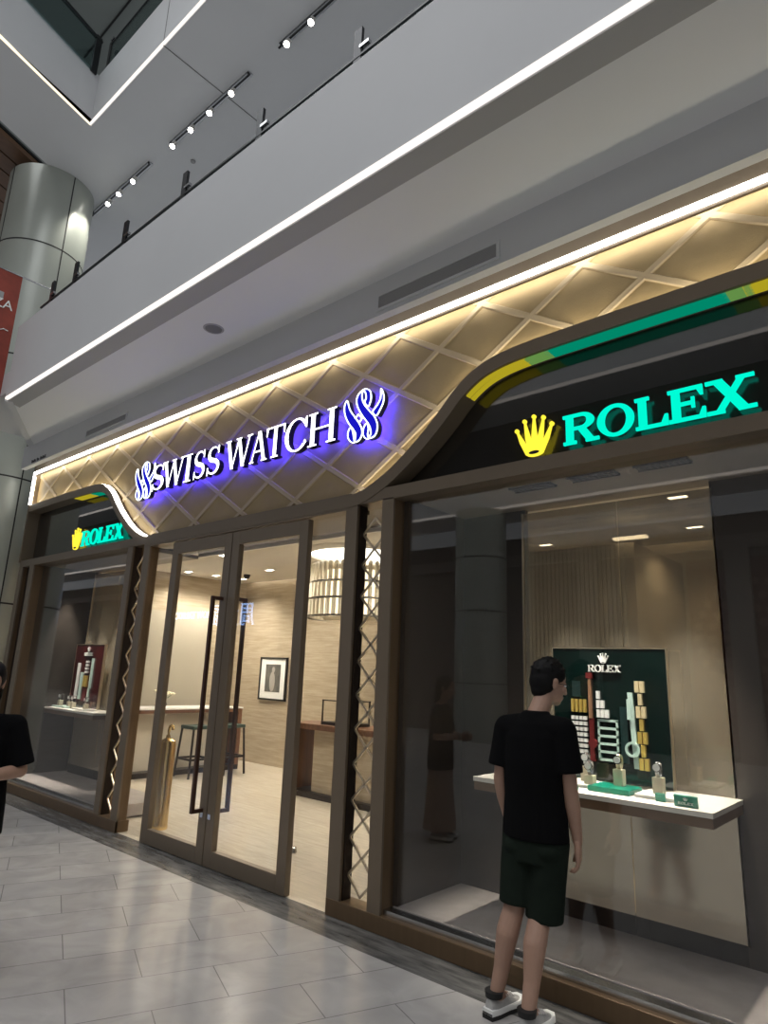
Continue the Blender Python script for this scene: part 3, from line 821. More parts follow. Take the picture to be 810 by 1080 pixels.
# ribbed wall seen through the tinted panels
b = MB(); b.box(-3.45, -2.28, 2.62, 2.7, 0, 2.88)
for i in range(26): b.box(-3.44 + i * .0447, -3.415 + i * .0447, 2.595, 2.62, 0, 2.88)
struct(b.build('wall_ribbed', 'cream'))
sbox('wall_display_end_c_left', (-9.40, -9.36, .12, .9, .02, 2.88), 'dark')
sbox('wall_ribbed_side', (-2.28, -2.2, 2.6, 4.05, 0, 2.88), 'trav')
b = MB(); b.box(-2.36, -2.05, 2.5, 2.58, 2.90, 2.92); struct(b.build('trim_ribbed_led', 'ledw'))

def counter(x0, x1, y0, y1, zt, label, leg_sides, top='white', panel=True):
    t = thing('display_counter', ((x0 + x1) / 2, (y0 + y1) / 2, 0), label, 'counter')
    MB().box(x0 - .01, x1 + .01, y0 - .01, y1 + .01, zt - .02, zt).build('top', top, t)
    MB().box(x0, x1, y0, y1, zt - .07, zt - .02).build('apron', 'wood', t)
    MB().box(x0, x1, y0, y1, 0, .07).build('base', 'blackmetal', t)
    for s in leg_sides:
        if s == 'x0': MB().box(x0, x0 + .07, y0, y1, .07, zt - .07).build('end_leg', 'wood', t)
        if s == 'x1': MB().box(x1 - .07, x1, y0, y1, .07, zt - .07).build('end_leg', 'wood', t)
        if s == 'y1': MB().box(x0, x1, y1 - .07, y1, .07, zt - .07).build('end_leg', 'wood', t)
        if s == 'y0': MB().box(x0, x1, y0, y0 + .07, .07, zt - .07).build('end_leg', 'wood', t)
    return t
c = counter(-6.93, -5.0, 2.66, 3.2, .90, 'walnut framed marble counter under the crystal chandelier', ('x0', 'x1'), 'wood')
MB().box(-6.55, -5.07, 2.74, 3.1, .07, .83).build('marble_body', 'trav', c)
c = counter(-9.55, -9.0, 1.3, 3.42, .95, 'white topped counter with stools along the left wall', ('y0', 'y1'), 'white')
MB().box(-9.53, -9.2, 1.4, 3.3, .07, .88).build('body', 'cream', c)
# glass case on the right counter
t = thing('glass_case', (-6.25, 2.9, .90), 'small glass display case on the walnut framed counter', 'display case')
MB().box(-6.45, -5.9, 2.75, 3.1, .90, .94).build('base', 'blackmetal', t)
MB().box(-6.43, -5.92, 2.77, 3.08, .94, 1.2).build('glass_box', 'glassdoor', t)
b = MB()
for (x, y) in ((-6.44, 2.76), (-5.91, 2.76), (-6.44, 3.09), (-5.91, 3.09)): b.box(x - .008, x + .008, y - .008, y + .008, .94, 1.21)
b.box(-6.45, -5.9, 2.75, 2.766, 1.2, 1.215); b.box(-6.45, -5.9, 3.084, 3.1, 1.2, 1.215); b.build('edge_frame', 'blackmetal', t)

def stool(x, y, label):
    t = thing('bar_stool', (x, y, 0), label, 'stool', 'stools at the left counter')
    MB().box(x - .17, x + .17, y - .17, y + .17, .67, .72).build('seat', 'seat', t, bevel=.012)
    for sx in (-1, 1):
        for sy in (-1, 1):
            b = MB(); b.tube([(x + sx * .19, y + sy * .19, 0), (x + sx * .15, y + sy * .15, .67)], .017, 8); b.build('leg', 'blackmetal', t)
    b = MB()
    for s in (-1, 1):
        b.box(x - .17, x + .17, y + s * .172 - .01, y + s * .172 + .01, .24, .27); b.box(x + s * .172 - .01, x + s * .172 + .01, y - .17, y + .17, .24, .27)
    b.build('stretcher', 'blackmetal', t)
stool(-8.75, 2.42, 'dark bar stool seen through the left door glass beside the left handle')
stool(-8.75, 3.02, 'dark bar stool behind the middle door stiles')

# picture
t = thing('framed_picture', (-9.0, 4.04, 1.42), 'framed dark photograph with white mat on the travertine wall', 'picture')
px0, px1, pz0, pz1 = -9.37, -8.66, 1.05, 1.77
b = MB()
for q in ((px0, px1, pz1 - .03, pz1), (px0, px1, pz0, pz0 + .03), (px0, px0 + .03, pz0, pz1), (px1 - .03, px1, pz0, pz1)): b.box(q[0], q[1], 4.005, 4.045, q[2], q[3])
b.build('frame', 'black', t)
MB().box(px0 + .03, px1 - .03, 4.02, 4.045, pz0 + .03, pz1 - .03).build('mat', 'print_white', t)
MB().box(px0 + .16, px1 - .16, 4.014, 4.02, pz0 + .14, pz1 - .12).build('photograph', 'photo', t)
b = MB(); b.ell((-9.02, 4.012, 1.36), .075, .004, .17, 12, 8); b.ell((-9.0, 4.012, 1.56), .04, .004, .05, 12, 8); b.build('figure', pbr('grey figure', (.35, .33, .30), .5), t)

# flowers
t = thing('flower_vase', (-9.25, 2.12, .95), 'cream flowers in a small dark vase on the left counter', 'flowers')
MB().lathe((-9.25, 2.12, .95), [(.035, 0), (.05, .03), (.05, .06), (.03, .10), (.036, .11)], 16).build('vase', 'black', t, smooth=40)
for i in range(9):
    a = i * 2.4; rr = .03 + .085 * ((i % 4) / 3)
    c = (-9.25 + rr * math.cos(a), 2.12 + rr * math.sin(a), 1.14 + .05 * ((i * 37) % 5) / 4)
    b = MB(); b.ell(c, .032, .032, .022, 8, 6)
    for k_ in range(5): b.ell((c[0] + .03 * math.cos(k_ * 1.257), c[1] + .03 * math.sin(k_ * 1.257), c[2]), .02, .02, .012, 7, 5)
    b.build('blossom', 'petal', t, smooth=60)
b = MB()
for i in range(9):
    a = i * 2.4; rr = .03 + .085 * ((i % 4) / 3); b.tube([(-9.25, 2.12, 1.05), (-9.25 + rr * math.cos(a), 2.12 + rr * math.sin(a), 1.13 + .05 * ((i * 37) % 5) / 4)], .004, 5)
b.build('stem', 'leaf', t)
# price card and telephone-like box near the back end of the left counter
t = thing('display_card', (-9.2, 3.1, .95), 'white card with a dark picture standing on the left counter behind the door stiles', 'card')
MB().box(-9.25, -9.22, 3.0, 3.25, .95, 1.22).build('card', 'print_white', t)
MB().box(-9.219, -9.217, 3.03, 3.22, 1.05, 1.12).build('picture', 'black', t)

# tall gold cylinder with hook top behind the left door
t = thing('umbrella_stand', (-6.23, .40, 0), 'tall polished gold cylinder with a curled top behind the left door glass', 'stand')
MB().lathe((-6.25, .40, 0), [(.085, 0), (.088, .02), (.085, .04), (.085, .80), (.078, .83), (.05, .845), (.022, .86), (.02, .885)], 28).build('body', 'goldmetal', t, smooth=40)
b = MB(); b.tube([(-6.25, .40, .88), (-6.25, .40, .93), (-6.235, .40, .97), (-6.21, .40, .985), (-6.185, .40, .97), (-6.18, .40, .94)], .014, 10); b.build('hook', 'goldmetal', t, smooth=50)

# chandelier
cx, cy = -5.85, 2.7
t = thing('chandelier', (cx, cy, 3.10), 'round three tier crystal chandelier below the glowing ceiling recess', 'chandelier')
MB().lathe((cx, cy, 0), [(.02, 2.85), (.02, 3.1)], 10).build('stem', 'steel', t)
MB().lathe((cx, cy, 0), [(.50, 2.30), (.50, 2.83)], 32).build('core_lamp', 'crystal_glow', t, smooth=60)
for zi, (za, zb, rr) in enumerate(((2.68, 2.88, .60), (2.47, 2.66, .62), (2.25, 2.45, .63))):
    b = MB(); n = 44
    for i in range(n):
        a = 2 * PI * i / n; p = Vector((cx + rr * math.cos(a), cy + rr * math.sin(a), 0))
        b.tube([p + Vector((0, 0, za)), p + Vector((0, 0, zb))], .027, 6)
        if zi == 0: b.ell(p + Vector((0, 0, zb + .02)), .03, .03, .03, 8, 6)
    tr = b.build('crystal_tier', 'crystal', t)
    MB().lathe((cx, cy, 0), [(rr + .035, za - .012), (rr + .035, za + .006), (rr - .04, za + .006), (rr - .04, za - .012)], 44, cap=False).build('band', 'steel', tr)
MB().lathe((cx, cy, 0), [(.05, 2.20), (.40, 2.20), (.45, 2.25), (.05, 2.25)], 32).build('bottom_bowl', 'crystal', t, smooth=40)
t = thing('ceiling_recess', (cx, cy, 3.09), 'glowing round ceiling recess over the chandelier', 'ceiling light')
MB().lathe((cx, cy, 0), [(.66, 3.088), (.70, 3.10)], 40).build('glow', emit('recess glow', (1, .93, .8), 3.5), t)
b = MB()
rg = [[(cx + r_ * math.cos(2 * PI * q / 48), cy + r_ * math.sin(2 * PI * q / 48), z_) for q in range(48)] for r_, z_ in ((.66, 3.06), (.72, 3.06), (.80, 3.10), (.66, 3.10), (.66, 3.06))]
b.ring_loft(rg, cap=False); b.build('rim', 'ceil', t, smooth=40)

# downlights
DL = [(-9.56, 2.5), (-9.5, 3.0), (-8.1, 3.03), (-9.4, 3.5), (-6.3, 1.7), (-7.6, 1.8), (-4.6, 2.0), (-3.46, 3.3), (-1.81, 3.2), (-1.6, 2.0), (-7.3, 3.3), (-4.2, 3.4)]
WH = ['over the far left counter', 'over the second left counter spot', 'before the framed picture', 'nearest the left corner', 'just inside the right door', 'in the middle of the shop ceiling',
      'behind the right lattice', 'in front of the ribbed wall', 'seen through the top right of the tinted panel', 'seen through the tinted panel nearer the window', 'near the back wall left of the chandelier', 'near the back wall right of the chandelier']
for (x, y), wh in zip(DL, WH):
    t = thing('downlight', (x, y, 3.1), 'small recessed white downlight ' + wh, 'ceiling light', 'shop downlights')
    MB().box(x - .075, x + .075, y - .04, y + .04, 3.094, 3.10).build('lamp', 'downlight', t)
    b = MB(); b.box(x - .09, x + .09, y - .055, y - .04, 3.09, 3.1); b.box(x - .09, x + .09, y + .04, y + .055, 3.09, 3.1)
    b.box(x - .09, x - .075, y - .04, y + .04, 3.09, 3.1); b.box(x + .075, x + .09, y - .04, y + .04, 3.09, 3.1); b.build('rim', 'white', t)
o = MB().ell((-8.9, 3.2, 3.07), .05, .05, .05, 12, 8).box(-8.94, -8.86, 3.16, 3.24, 3.07, 3.10).build('security_camera', 'black', smooth=60); tag(o, 'small black dome camera on the shop ceiling', 'camera')

# ------------------------------------------------------------------ mall levels
# bulkhead above the shop, soffit and fascia of the next floor
sbox('wall_bulkhead', (-9.75, 4, -.25, -.18, 4.20, 4.52), 'paint')
sbox('ceiling_bulkhead_lip', (-9.75, 4, -.18, .05, 4.36, 4.40), 'paint')
FP = [(-8.0, -1.098), (4, -1.098), (4, -.18), (-9.75, -.18), (-9.62, -.19)]
b = MB(); b.prism_z(FP, 4.50, 4.60); struct(b.build('ceiling_soffit', 'paint2'))
b = MB(); b.prism_z([(-8.03, -1.12), (4, -1.12), (4, -1.05), (-7.98, -1.05)], 4.535, 5.45)
b.prism_z([(-8.03, -1.12), (-7.98, -1.05), (-9.6, -.15), (-9.68, -.2)], 4.492, 5.45)
struct(b.build('wall_fascia', 'paint'))
b = MB(); b.prism_z([(-8.0, -1.098), (4, -1.098), (4, -.93), (-8.1, -.93)], 4.494, 4.502)
struct(b.build('trim_soffit_step', pbr('grey recess', (.40, .40, .40), .6)))
b = MB(); b.box(-8.0, 4, -1.130, -1.10, 4.508, 4.534); struct(b.build('trim_fascia_led', 'ledf'))
sbox('floor_upper', (-9.6, 4, -1.1, 6, 4.62, 4.9), 'paint')
sbox('wall_upper_shop', (-9.6, 4, 5.6, 5.7, 4.9, 9.6), 'paint')

# small dark lettering at the left end of the bulkhead
t = thing('small_sign', (-9.1, -.252, 4.23), 'tiny dark lettering at the left end of the white bulkhead', 'sign')
b = MB(); x = -9.38
for wdl in (4, 2, 5):
    for i in range(wdl):
        b.box(x, x + .022, -.256, -.25, 4.222, 4.25 if i % 2 else 4.262); b.box(x, x + .03, -.256, -.25, 4.222, 4.229); x += .037
    x += .03
b.build('lettering', 'darksteel', t)

def grille(x0, x1, z0, z1, label, n):
    t = thing('air_grille', ((x0 + x1) / 2, -.25, z0), label, 'vent', 'air grilles on the bulkhead')
    MB().box(x0 + .02, x1 - .02, -.2525, -.25, z0 + .02, z1 - .02).build('backing', 'grilledark', t)
    b = MB(); b.box(x0, x1, -.262, -.25, z0, z0 + .022); b.box(x0, x1, -.262, -.25, z1 - .022, z1); b.box(x0, x0 + .022, -.262, -.25, z0 + .022, z1 - .022); b.box(x1 - .022, x1, -.262, -.25, z0 + .022, z1 - .022)
    b.build('frame', 'paint', t)
    b = MB()
    for i in range(n):
        z = z0 + .025 + (z1 - z0 - .05) * (i + .5) / n; b.obox(((x0 + x1) / 2, -.256, z), ((x1 - x0) / 2 - .02, 0, 0), (0, .004, -.003), (0, .0006, .0012))
    b.build('slats', 'grey', t)
grille(-3.0, -1.93, 4.232, 4.375, 'long air grille on the bulkhead above the right part of the tan header', 8)
grille(-7.77, -6.76, 4.235, 4.345, 'air grille on the bulkhead at the far left above the header', 6)
t = thing('ceiling_speaker', (-4.64, -.6, 4.50), 'round grey speaker grille in the white soffit', 'speaker')
MB().lathe((-4.64, -.6, 0), [(.075, 4.494), (.085, 4.494), (.092, 4.50), (.075, 4.50)], 28, cap=False).build('rim', 'grey', t, smooth=40)
MB().lathe((-4.64, -.6, 0), [(.001, 4.492), (.074, 4.494), (.074, 4.4995), (.001, 4.4995)], 28).build('grille', 'grilledark', t, smooth=40)

# railing on the fascia
def railing(name, x0, x1, y, z0, posts, label, zr=.155, zt=.42):
    t = thing(name, ((x0 + x1) / 2, y, z0), label, 'railing')
    for a, c in zip(posts, posts[1:]):
        MB().box(a + .03, c - .03, y - .006, y + .006, z0 - .05, z0 + zr).build('glass_pane', 'railglass', t)
    b = MB(); b.box(x0, x1, y - .015, y + .015, z0 + zr + .015, z0 + zr + .032); b.build('handrail', 'darksteel', t)
    for x in posts:
        b = MB(); b.box(x - .035, x + .035, y - .012, y + .012, z0 - .05, z0 + zt); p = b.build('post', 'darksteel', t)
        b = MB(); b.box(x + .035, x + .12, y - .03, y + .0, z0 + zr + .06, z0 + zr + .085); b.build('bracket', 'steel', p)
    return t
railing('glass_railing', -7.7, 3, -1.02, 5.45, [-7.43, -6.83, -5.74, -4.68, -3.62, -2.565, -1.5, -.45, .6], 'glass railing with dark posts above the shop fascia')

# upper level ceiling with V shaped void edge
A = (-8.967, -.402)
U = [A, (6, -.402), (6, 7), (-11.35, 2.2), (-9.45, -2.66), (-8.21, -2.66)]
b = MB(); b.prism_z([(-8.98, -.385), (6, -.385), (6, 7), (-22, 7), (-22, 2.6), (-10.75, .30), (-10.62, .20), (-9.7, -1.95), (-8.9, -4), (-7.80, -4)], 9.5, 9.62); struct(b.build('ceiling_upper_level', 'paint2'))
b = MB()
b.prism_z([(-8.967, -.402), (6, -.402), (6, -.30), (-8.9, -.30)], 9.53, 10.42)
b.prism_z([(-8.967, -.402), (-8.9, -.30), (-9.0, -.25), (-7.9, -4), (-7.77, -4)], 9.525, 10.42)
struct(b.build('wall_fascia_upper', 'paint'))
b = MB(); b.box(-8.96, 6, -.42, -.395, 9.502, 9.53); struct(b.build('trim_led_upper', 'ledf'))
b = MB(); d = Vector((.316, -.949, 0)); nrm = Vector((.949, .316, 0))
b.obox(Vector((-8.967, -.402, 9.517)) + d * 1.85, d * 1.85, nrm * .012, (0, 0, .014)); struct(b.build('trim_led_upper_left', 'ledup'))
b = MB(); b.box(-6.905, -6.893, -.40, 5, 9.494, 9.50); b.box(-6.905, -6.893, -.406, -.402, 9.55, 10.42); struct(b.build('trim_ceiling_joint', 'grilledark'))
# railing upstairs
railing('glass_railing', -8.85, 6, -.34, 10.42, [-8.85, -6.6, -4.2, -1.8], 'upper glass railing along the lit edge of the void', .55, .62)
t = thing('glass_railing', (-8.6, -1.5, 10.42), 'upper glass railing along the left arm of the void', 'railing')
P0 = Vector((-8.93, -.45, 10.42))
MB().obox(P0 + d * 1.75 + Vector((0, 0, .25)), d * 1.7, nrm * .006, (0, 0, .3)).build('glass_pane', 'railglass', t)
MB().obox(P0 + d * 1.75 + Vector((0, 0, .57)), d * 1.75, nrm * .025, (0, 0, .018)).build('handrail', 'darksteel', t)
for s_ in (.06, 1.9): MB().obox(P0 + d * s_ + Vector((0, 0, .28)), d * .05, nrm * .018, (0, 0, .34)).build('post', 'darksteel', t)
# third level ceiling
b = MB(); b.prism_z([(-16, -4.2), (-4.4, -4.2), (-2, 3), (-16, 7)], 13.6, 13.7); struct(b.build('ceiling_third_level', 'roofdark'))
b = MB()
for (rr) in (2.6,):
    rg = [[(-10.8 + r_ * math.cos(2 * PI * q / 64), -.2 + r_ * math.sin(2 * PI * q / 64), z_) for q in range(64)] for r_, z_ in ((rr, 13.58), (rr + .03, 13.58), (rr + .03, 13.6), (rr, 13.6), (rr, 13.58))]
    b.ring_loft(rg, cap=False)
b.box(-12, -4, .3, .33, 13.58, 13.6)
struct(b.build('trim_third_level', 'jointline'))
# timber ceiling beyond
b = MB()
dirn = Vector((-.39, .92, 0)); acr = Vector((.92, .39, 0))
for i in range(16):
    c = Vector((-10.55, -.9, 9.72)) - acr * (.17 + .34 * i)
    b.obox(c, dirn * 4, acr * .155, (0, 0, .04))
struct(b.build('ceiling_timber', 'slat'))
b = MB(); b.obox(Vector((-13.4, -2.0, 9.80)), dirn * 5, acr * 3.05, (0, 0, .02)); struct(b.build('ceiling_timber_back', 'black'))

# track lights
def track(x0, x1, heads, label):
    t = thing('track_light', ((x0 + x1) / 2, .56, 9.46), label, 'track light', None)
    b = MB(); b.box(x0, x1, .55, .57, 9.43, 9.45); b.build('rail', 'darksteel', t)
    b = MB(); b.box(x0 + .02, x1 - .02, .54, .62, 9.485, 9.499); b.build('base_plate', 'steel', t)
    b = MB()
    for x in (x0 + .04, x1 - .04): b.tube([(x, .56, 9.43), (x, .56, 9.5)], .012, 6)
    b.build('hanger', 'black', t)
    for x in heads:
        b = MB(); q = Vector((x, .56, 9.40)); e = q + Vector((.03, -.05, -.11))
        b.tube([q, e], .04, 12); h = b.build('lamp_head', 'white', t, smooth=40)
        b = MB(); b.tube([e, e + Vector((.0015, -.002, -.004))], .036, 12); b.build('lens', 'lamp', h)
track(-8.33, -6.3, [-8.15, -7.66, -7.18, -6.66], 'track of four white spotlights in the middle of the upper ceiling')
track(-10.9, -8.9, [-10.2, -9.82, -9.34], 'track of three white spotlights next to the round column')
track(-5.7, -3.7, [-5.5, -5.05, -4.5, -4.0], 'track of white spotlights at the top of the picture')
t = tag(MB().lathe((-8.35, 1.0, 9.47), [(.03, 0), (.04, .01), (.04, .03)], 12).build('smoke_detector', 'grey', smooth=40), 'small grey detector on the upper ceiling between the tracks', 'detector')

# ------------------------------------------------------------------ round clad column
CX, CY, CR = -10.9, -.14, .66
b = MB(); seg = 64
b.lathe((CX, CY, 0), [(CR, 0), (CR, 9.5)], seg)
for z in (2.35, 4.19, 6.1, 8.08):
    b.lathe((CX, CY, z), [(CR + .001, -.012), (CR + .003, -.012), (CR + .003, .012), (CR + .001, .012)], seg, 1, cap=False)
for a in (-82, 8, 98, 188):
    ar = R(a); c = Vector((CX + CR * math.cos(ar), CY + CR * math.sin(ar), 4.75)); tt = Vector((-math.sin(ar), math.cos(ar), 0)); nn = Vector((math.cos(ar), math.sin(ar), 0))
    b.obox(c, tt * .009, nn * .004, (0, 0, 4.74), 1)
struct(b.build('column_round', ['column', 'jointline'], smooth=30))

# banner
t = thing('hanging_banner', (-8.7, -1.9, 4.1), 'red hanging banner with white lettering at the left edge', 'banner')
bx, by = Vector((0, 1, 0)), Vector((-1, 0, 0))
BP = Vector((-8.3, -1.10, 0))           # right edge of the cloth
def bpt(u, z): return BP + bx * u + Vector((0, 0, z))
b = MB(); b.obox(bpt(-.45, 5.33), bx * .45, by * .006, (0, 0, .90)); b.build('cloth', 'red', t)
b = MB(); b.tube([bpt(-1.0, 6.245), bpt(.38, 6.245)], .012, 8); b.build('pole', 'steel', t)
def text_mesh(txt, size, ext=.002):
    cu = bpy.data.curves.new('text', 'FONT'); cu.body = txt; cu.size = size; cu.extrude = ext; cu.align_x = 'CENTER'
    o = bpy.data.objects.new('text', cu); COL.objects.link(o)
    dg = bpy.context.evaluated_depsgraph_get(); dg.update()
    me = bpy.data.meshes.new_from_object(o.evaluated_get(dg)); bpy.data.objects.remove(o); bpy.data.curves.remove(cu)
    return me
def add_text(txt, size, loc, xdir, updir, mat, parent, name='lettering', ext=.002):
    me = text_mesh(txt, size, ext); xd, ud = Vector(xdir).normalized(), Vector(updir).normalized(); nd = xd.cross(ud)
    mt = Matrix((xd, ud, nd)).transposed().to_4x4(); mt.translation = Vector(loc) - (origin(parent) if parent else Vector())
    me.transform(mt); me.materials.clear(); me.materials.append(M[mat])
    me.name = name
    o = bpy.data.objects.new(name, me); COL.objects.link(o)
    if parent: o.parent = parent
    return o
add_text('PLAZA', .17, bpt(-.30, 5.74) - by * .012, bx, (0, 0, 1), 'print_white', t)
b = MB(); b.obox(bpt(-.22, 5.90) - by * .01, bx * .05, by * .004, (0, 0, .04)); b.build('emblem', 'grey', t)
b = MB(); b.tube([bpt(-.5 + .05 * i, 5.46 + .02 * math.sin(i * 1.7)) - by * .010 for i in range(10)], .006, 6); b.build('script_line', 'print_white', t)
b = MB(); b.tube([bpt(-.45 + .035 * i, 5.20 + .05 * math.sin(i * 1.9)) - by * .010 for i in range(10)], .006, 6); b.build('script_line', 'print_white', t)

# ------------------------------------------------------------------ far side of the atrium (seen in the glass)
sbox('wall_far', (-95, 8, -12.6, -12.4, 0, 5.4), pbr('far shop dark', (.13, .115, .105), .5))
b = MB()
for x in (-30, -26.5, -19, -15.5, -7, -3.5, 0): b.box(x - .25, x + .25, -12.4, -12.2, 0, 4.6)
b.box(-95, 8, -12.4, -12.25, 4.6, 4.9)
struct(b.build('trim_far', pbr('far frame', (.25, .23, .21), .5)))
sbox('ceiling_far', (-95, 8, -12.5, -11.0, 5.9, 6.3), 'paint'); sbox('wall_far_fascia', (-95, 8, -11.05, -10.95, 6.0, 7.0), 'paint')
sbox('trim_far_led', (-95, 8, -11.0, -10.94, 5.93, 5.98), 'ledf')
sbox('wall_far_upper', (-95, 8, -12.6, -12.4, 6.3, 9), pbr('far upper', (.06, .055, .05), .5))
sbox('ceiling_far_upper', (-95, 8, -12.5, -11.0, 9.0, 9.4), 'paint'); sbox('trim_far_led_upper', (-95, 8, -11.0, -10.94, 9.02, 9.09), 'ledf')
sbox('wall_far_fascia_upper', (-95, 8, -11.05, -10.95, 9.1, 10.2), 'paint')
b = MB(); b.lathe((-9.4, -11.0, 0), [(.68, 0), (.68, 5.9)], 40)
for z in (1.4, 3.2, 4.6): b.lathe((-9.4, -11.0, z), [(.681, -.012), (.684, -.012), (.684, .012), (.681, .012)], 40, 1, cap=False)
struct(b.build('column_far', ['column', 'jointline'], smooth=30))
t = thing('far_sign', (-22.5, -11.9, 3.1), 'pale blue glowing shop lettering across the atrium mirrored in the glass doors', 'sign')
add_text('CHOW TAI FOOK', .40, (-24.0, -11.9, 3.45), (-1, 0, 0), (0, 0, 1), 'sign_white', t, ext=.02)
add_text('\u5468\u5927\u798f', .95, (-21.3, -11.9, 3.2), (-1, 0, 0), (0, 0, 1), 'sign_blue', t, ext=.02)
t = thing('far_sign', (-14.0, -11.9, 4.3), 'white glowing letters of a shop across the atrium mirrored beside the lattice', 'sign')
add_text('CK', .55, (-14.0, -11.9, 4.25), (-1, 0, 0), (0, 0, 1), 'sign_white', t, ext=.02)
sbox('wall_far_end', (-48.2, -48, -12.4, 0, 0, 16), 'paint')
# round mandala relief on the far wall
t = thing('wall_relief', (-3.2, -12.38, 2.9), 'round red patterned wall relief across the atrium, faintly mirrored at the right', 'relief')
MB().box(-4.6, -1.6, -12.4, -12.36, .3, 4.4).build('panel', 'mandala', t)
b = MB()
for ri, (rr, n) in enumerate(((.35, 10), (.65, 16), (.95, 22), (1.25, 28))):
    for i in range(n):
        a = 2 * PI * i / n; b.ell((-3.2 + rr * math.cos(a), -12.35, 2.6 + rr * math.sin(a)), .09, .02, .09, 8, 6)
b.build('petals', pbr('relief petals', (.22, .12, .10), .5), t)

# ------------------------------------------------------------------ people
def remesh(ob, vox, smooth_it=4, dec=None):
    m = ob.modifiers.new('r', 'REMESH'); m.mode = 'VOXEL'; m.voxel_size = vox; m.use_smooth_shade = True
    s = ob.modifiers.new('s', 'SMOOTH'); s.factor = .5; s.iterations = smooth_it
    dg = bpy.context.evaluated_depsgraph_get(); dg.update()
    me = bpy.data.meshes.new_from_object(ob.evaluated_get(dg)); ob.modifiers.clear()
    mats = [x for x in ob.data.materials]; old = ob.data; ob.data = me
    me.materials.clear()
    for x in mats: me.materials.append(x)
    for p in me.polygons: p.use_smooth = True; p.material_index = 0
    bpy.data.meshes.remove(old)
def limb(b, pts, rs, seg=16):
    """tapering limb through joints with round ends"""
    pts = [Vector(p) for p in pts]
    for i in range(len(pts) - 1):
        n = 5
        b.tube([pts[i].lerp(pts[i + 1], k_ / n) for k_ in range(n + 1)], [rs[i] + (rs[i + 1] - rs[i]) * k_ / n for k_ in range(n + 1)], seg)
    for p, r in zip(pts, rs): b.ell(p, r * .99, r * .99, r * .99, seg, 8)
def oval(b, rings, T, seg=28):
    out = []
    for (x, y, z, rx, ry) in rings:
        out.append([T(Vector((x + rx * math.cos(2 * PI * q / seg), y + ry * math.sin(2 * PI * q / seg), z))) for q in range(seg)])
    b.ring_loft(out)
def hand(b, w, d, side_dir, palm_n, L=.175, curl=.35):
    """palm and five fingers from wrist w along d; side_dir = direction of the thumb side, palm_n = direction the fingers curl to"""
    w, d, s, n = Vector(w), Vector(d).normalized(), Vector(side_dir).normalized(), Vector(palm_n).normalized()
    for k_ in range(4):
        o = (k_ - 1.5) * .0185
        limb(b, [w + s * o * .6, w + d * .045 + s * o * .9, w + d * .085 + s * o], [.017, .0155, .0125], 10)
    for k_, ln in enumerate((.058, .072, .078, .07)):
        o = (k_ - 1.5) * .0195; p = w + d * .088 + s * o; pts = [p]; dd = d.copy()
        for j, f in enumerate((.45, .32, .23)):
            ang = curl * (.6 + .35 * j); ax = n.cross(d) * -1
            dd = (d * math.cos(ang * (j + 1) * .7) + n * math.sin(ang * (j + 1) * .7)).normalized()
            p = p + dd * ln * f; pts.append(p)
        limb(b, pts, [.0098, .0092, .0085, .0075], 10)
    limb(b, [w + d * .022 + s * .022, w + d * .05 + s * .046 + n * .012, w + d * .078 + s * .052 + n * .022, w + d * .10 + s * .050 + n * .03], [.0145, .012, .0105, .009], 10)
def head(b, c, q, s=1.0):
    """head built around centre c with rotation q (local x right, y forward, z up)"""
    def L(x, y, z): return Vector(c) + q @ Vector((x * s, y * s, z * s))
    def E(p, rx, ry, rz): b.ell(L(*p), rx * s, ry * s, rz * s, 22, 14, rot=q)
    E((0, -.006, .03), .074, .094, .088); E((0, .020, -.035), .060, .068, .078); E((0, .055, -.085), .030, .030, .024)
    E((0, .040, -.07), .048, .045, .035); E((0, .082, .012), .035, .014, .018)
    limb(b, [L(0, .088, .008), L(0, .108, -.028)], [.008 * s, .0135 * s], 10); E((.010, .098, -.030), .009, .009, .008); E((-.010, .098, -.030), .009, .009, .008)
    E((0, .087, -.058), .022, .011, .006); E((0, .085, -.069), .019, .011, .006)
    for sx in (-1, 1):
        E((sx * .074, -.012, -.005), .009, .019, .033); E((sx * .078, -.018, .008), .010, .014, .018); E((sx * .04, .066, -.02), .02, .018, .02)
def eyes(parent, c, q, s=1.0):
    for sx in (-1, 1):
        b = MB(); b.ell(Vector(c) + q @ Vector((sx * .031 * s, .0765 * s, .004 * s)), .0115 * s, .010 * s, .0075 * s, 12, 8, rot=q)
        b.ell(Vector(c) + q @ Vector((sx * .031 * s, .0855 * s, .004 * s)), .005 * s, .0025 * s, .005 * s, 10, 6, rot=q, mi=1)
        b.build('eye', ['print_white', 'black'], parent, smooth=60)
def hair_short(parent, c, q, s=1.0):
    b = MB()
    def L(x, y, z): return Vector(c) + q @ Vector((x * s, y * s, z * s))
    b.ell(L(0, -.018, .045), .083 * s, .100 * s, .090 * s, 22, 14, rot=q)
    b.ell(L(0, -.045, .005), .078 * s, .070 * s, .085 * s, 22, 14, rot=q)
    b.ell(L(0, -.055, -.045), .058 * s, .045 * s, .05 * s, 18, 12, rot=q)
    rnd = random.Random(3)
    for i in range(150):
        a = rnd.uniform(0, 2 * PI); e = rnd.uniform(.05, 1.45)
        n = Vector((math.cos(a) * math.cos(e), math.sin(a) * math.cos(e), math.sin(e)))
        if n.y > .55 and n.z < .45: continue
        p = Vector((n.x * .078, -.018 + n.y * .094, .045 + n.z * .085))
        tp = p + n * rnd.uniform(.006, .014) + Vector((rnd.uniform(-.008, .008), rnd.uniform(-.004, .014), rnd.uniform(-.003, .006)))
        b.tube([L(*p), L(*((p + tp) / 2)), L(*tp)], [.009 * s, .007 * s, .003 * s], 6)
    o = b.build('hair', 'hair', parent); remesh(o, .0055, 1)
